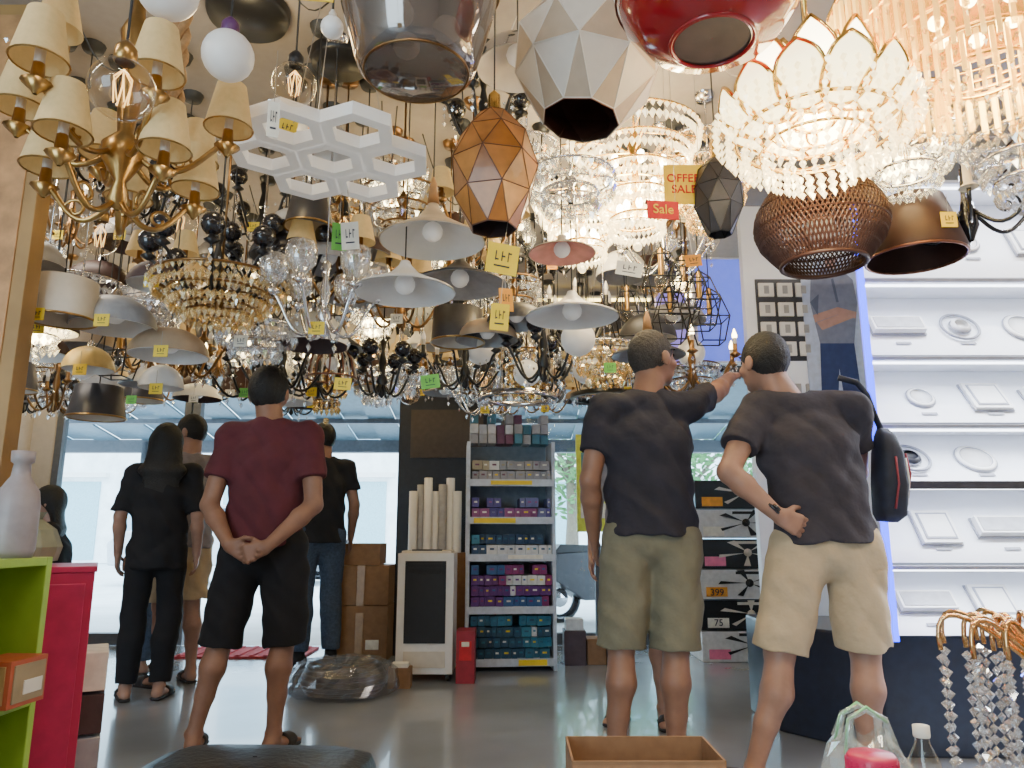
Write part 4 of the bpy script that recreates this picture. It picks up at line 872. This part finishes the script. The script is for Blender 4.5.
for i,(x,y,z,d) in enumerate([(.03,3.6,1.6,.4),(.5,4.0,1.68,.36)]):
    b=B();b.lathe([(d/2,-.012),(d/2,.012),(d/2-.03,.012),(d/2-.03,-.012),(d/2,-.012)],chrome if i==0 else black,n=40)
    for k in range(28):
        a=2*pi*k/28;b.drop((d*.46*math.cos(a),d*.46*math.sin(a),-.03),.008,.03,crys)
    for k in range(3):
        a=k*2*pi/3;b.tube([(d*.46*math.cos(a),d*.46*math.sin(a),.01),(0,0,CEIL-z-.02)],.0015,wirem,4)
    b.lathe([(.001,CEIL-z-.03),(.05,CEIL-z-.001)],chrome,n=14);b.obj('ring_pendant_lamp',(x,y,z))
for x,y,z,d in [(.083,4.0,1.81,.15),(.415,4.0,1.83,.16),(-.178,4.0,1.94,.16),(.304,3.3,1.82,.16),(1.02,4.1,1.95,.16),(.8,4.3,1.9,.14),(.62,3.9,1.9,.15)]:globe_lamp('globe_pendant_lamp',(x,y,z),d,bulb0,chrome)
def cage(loc,d):
    b=B();r=d/2
    for z,q in((-.12,.7),(0,1),(.12,.55)):
        p=[(r*q*math.cos(pi/4+k*pi/2),r*q*math.sin(pi/4+k*pi/2),z) for k in range(4)];b.tube(p,.004,black,5,True)
    for k in range(4):
        a=pi/4+k*pi/2;b.tube([(r*.7*math.cos(a),r*.7*math.sin(a),-.12),(r*math.cos(a),r*math.sin(a),0),(r*.55*math.cos(a),r*.55*math.sin(a),.12),(0,0,.17)],.004,black,5)
    b.sph((0,0,.0),.035,clear);b.lathe([(.014,.03),(.014,.16)],brass,n=8);cord(b,loc,.17);b.obj('wire_cage_pendant_lamp',loc)
for l in((.9,3.4,2.02),(.78,3.5,1.98),(1.0,3.6,2.0),(.6,3.7,2.05),(.7,3.3,2.1)):cage(l,.22)
def sign(name,loc,w,h,mat,txt,tm,ts,rz=0):
    b=B();b.box((0,0,0),(w,.004,h),mat);b.tube([(-w*.4,0,h/2),(-w*.4,0,CEIL-loc[2])],.0012,wirem,3);b.tube([(w*.4,0,h/2),(w*.4,0,CEIL-loc[2])],.0012,wirem,3)
    o=b.obj(name,loc,(0,0,rz));text('lettering',txt,(0,-.005,0),ts,tm,parent=o)
sign('offer_sign',(.65,2.6,2.24),.15,.16,yel,'OFFER\nSALE',rtag,.045)
sign('sale_sign',(.55,2.52,2.1),.12,.07,rtag,'Sale',yel,.05,.15)
def tagobj(loc,w,h,mat,rz=0,st=.15):
    b=B();addtag(b,(0,0,0),w,h,mat,st,0);b.obj('price_tag',loc,(0,RN.uniform(-.2,.2),rz))
for a in [((-.03,2.2,1.79),.1,.1,yel,.2),((-.04,2.3,1.63),.06,.09,yel,.1),((-.558,2.4,1.95),.06,.1,wtag,0),((-.6,2.42,1.955),.05,.1,grn,.3),((.4,2.4,1.83),.09,.05,wtag,0),((-.36,1.2,1.95),.06,.08,yel,.1),((-.7,2.1,2.18),.06,.06,yel,.2),((-.35,3.1,1.58),.08,.06,grn,.1),((-.7,3.0,1.55),.07,.05,yel,0),((-.62,1.75,2.0),.03,.1,wtag,.4),((-.02,2.4,1.72),.05,.08,otag,.4),((.75,2.9,2.05),.07,.05,otag,.1)]:
    tagobj(*a)
b=B()
for k in range(26):
    y=RN.uniform(1.7,4.5);x=RN.uniform(-.55*y,.35*y);dx,dy=RN.uniform(-.5,.5),RN.uniform(-.2,.2);dp=RN.uniform(.15,.5)
    b.tube([(x+dx*(t/10),y+dy*(t/10),CEIL-.005-dp*math.sin(pi*t/10)) for t in range(11)],.003,cordm if k%3 else offw,4)
b.obj('electrical_cables')
# ---------------------------------------------------------------- filler lamps hanging through the store
pts=[];cnt=0;tries=0
taken=[(-1.176,2.8,1.95),(.54,3.0,2.42),(.35,3.5,2.5)]
while cnt<200 and tries<12000:
    tries+=1;y=RN.uniform(2.7,6.2);x=RN.uniform(-.74*y,.25*y);x=max(x,-4.0)
    zb=max(1.70,.95+y*.165)+.1
    z=zb+RN.random()**2.0*max(.02,2.7-zb)
    if z>2.7:z=2.7-RN.random()*.1
    if any((x-p[0])**2+(y-p[1])**2+((z-p[2])*1.2)**2<.29**2 for p in pts):continue
    if any((x-p[0])**2+(y-p[1])**2+(z-p[2])**2<.42**2 for p in taken):continue
    if y<3.4 and -.6<x<.6 and z<2.2:continue
    pts.append((x,y,z));cnt+=1;loc=(x,y,z);k=RN.randrange(13);tg=TAGS[RN.randrange(7)] if RN.random()<.35 else None;d=RN.uniform(.24,.38)
    warm=RN.random()<.45;cm_=cryw if warm else crys
    if k in(0,1):chandelier('crystal_chandelier',loc,d,RN.uniform(.18,.32),[dbrass,chrome,dbrass][RN.randrange(3)],cm_,3,1 if RN.random()<.4 else 0,sp=.034,cs=.013,tag=tg)
    elif k==2:chandelier('crystal_chandelier',loc,d*1.1,.14,chrome,crys,2,0,sp=.03,cs=.014,tag=tg)
    elif k==3:arm_lamp('candle_chandelier',loc,d*1.4,.34,[dbrass,black,black][RN.randrange(3)],6,'candle',tag=tg,lit=warm)
    elif k==4:arm_lamp('glass_cup_chandelier',loc,d*1.4,.34,[chrome,black,dbrass][RN.randrange(3)],6,'glass',tag=tg,lit=warm)
    elif k==5:arm_lamp('black_ball_chandelier',loc,d*1.3,.34,black,6,'ball',tag=tg)
    elif k in(6,7):dome_lamp('dome_pendant_lamp',loc,d,RN.uniform(.12,.2),[greyl,dgrey,white,brownm,dgrey,taupe][RN.randrange(6)],tag=tg,inner=[white,greyl,dmesh][RN.randrange(3)])
    elif k==8:cone_lamp('cone_pendant_lamp',loc,d,.16,[white,dgrey,dgrey][RN.randrange(3)],greyl,wood if RN.random()<.5 else None)
    elif k==9:drum_lamp('drum_pendant_lamp',loc,d*.8,.16,[offw,brownm,dgrey][RN.randrange(3)],tag=tg,taper=RN.uniform(.5,1))
    elif k==10:globe_lamp('globe_pendant_lamp',loc,d*.5,[bulb0,smoke,clear][RN.randrange(3)],[black,brass][RN.randrange(2)],True)
    elif k==11:arm_lamp('shaded_chandelier',loc,d*1.3,.34,dbrass,5,'shade',tag=tg)
    else:cage(loc,d*.8)
# ---------------------------------------------------------------- lights
def area(name,loc,sx,sy,pw,col,rot=(0,0,0)):
    l=bpy.data.lights.new(name,'AREA');l.shape='RECTANGLE';l.size=sx;l.size_y=sy;l.energy=pw;l.color=col
    o=bpy.data.objects.new(name,l);bpy.context.collection.objects.link(o);o.location=loc;o.rotation_euler=rot
def point(name,loc,pw,col,r=.06):
    l=bpy.data.lights.new(name,'POINT');l.energy=pw;l.color=col;l.shadow_soft_size=r
    o=bpy.data.objects.new(name,l);bpy.context.collection.objects.link(o);o.location=loc
fillE=M('fill_tube_lit',(1,.95,.85),.4,es=5,ecol=(1,.93,.82));tubeY=M('tube_warm_lit',(1,.8,.4),.4,es=10,ecol=(1,.74,.2))
for i,(x,y,p_) in enumerate([(-2.2,1.0,20),(0,.2,18),(2.2,1.0,20),(-1,-1.5,16),(1.5,-1.5,16),(2.4,2.6,23),(-2.6,3.4,23)]):
    b=B();b.box((0,0,0),(1.2,.1,.03),white);b.box((0,0,-.022),(1.16,.05,.015),fillE);b.obj('tube_and_fill_fixture',(x,y,CEIL-.016));area('tube_and_fill_light',(x,y,CEIL-.06),1.1,.08,p_,(1,.88,.72))  # unseen ceiling fixtures with area lights, added to fill the room with light
for i,(x,w_) in enumerate([(-3.3,1.5),(-1.2,1.2),(.7,1.0)]):
    b=B();b.box((0,0,0),(w_,.06,.03),white);b.box((0,-.02,-.02),(w_-.04,.03,.02),tubeY);b.obj('tube_and_fill_fixture',(x,6.1,CEIL-.08));area('tube_and_fill_light',(x,6.0,CEIL-.12),w_,.08,18,(1,.75,.35))
for z in zs[1:]:area('display_led_light',((x0+x1)/2,yf-.03,z-.03),1.7,.03,12,(.82,.9,1),(-.25,0,0))
area('blue_led_light',(x0-.06,yf-.08,1.5),.04,2.0,8,(.05,.12,1),(pi/2,0,pi*1.2))
point('lotus_lamp_light',(.785,1.75,2.12),26,(1,.84,.5),.1);point('lotus_lamp_light',(.785,1.75,1.78),12,(1,.84,.5),.1)
point('chandelier_and_fill_light',(.54,3.0,2.4),28,(1,.84,.5),.12);point('chandelier_and_fill_light',(.35,3.5,2.5),24,(1,.84,.5),.12)
point('chandelier_and_fill_light',(1.2,1.72,2.15),14,(1,.78,.32),.1)
point('chandelier_and_fill_light',(-1.0,2.4,2.6),9,(1,.76,.38),.1);point('chandelier_and_fill_light',(-2.0,4.0,2.6),9,(1,.76,.38),.1);point('chandelier_and_fill_light',(-.3,4.6,2.6),9,(1,.76,.38),.1);point('chandelier_and_fill_light',(-2.6,5.3,2.6),8,(1,.76,.38),.1)  # warm fill added among the hanging lamps, belongs to no single chandelier
# ---------------------------------------------------------------- world
w=bpy.data.worlds.new('world');bpy.context.scene.world=w;w.use_nodes=True;bg=w.node_tree.nodes['Background']
bg.inputs[0].default_value=(.62,.84,1,1);bg.inputs[1].default_value=8.5
# ---------------------------------------------------------------- camera
c=bpy.data.cameras.new('camera');c.sensor_width=36;c.lens=740/1024*36;o=bpy.data.objects.new('camera',c);bpy.context.collection.objects.link(o)
o.location=(0,0,.95);o.rotation_euler=(math.radians(90+11.3),0,0);bpy.context.scene.camera=o
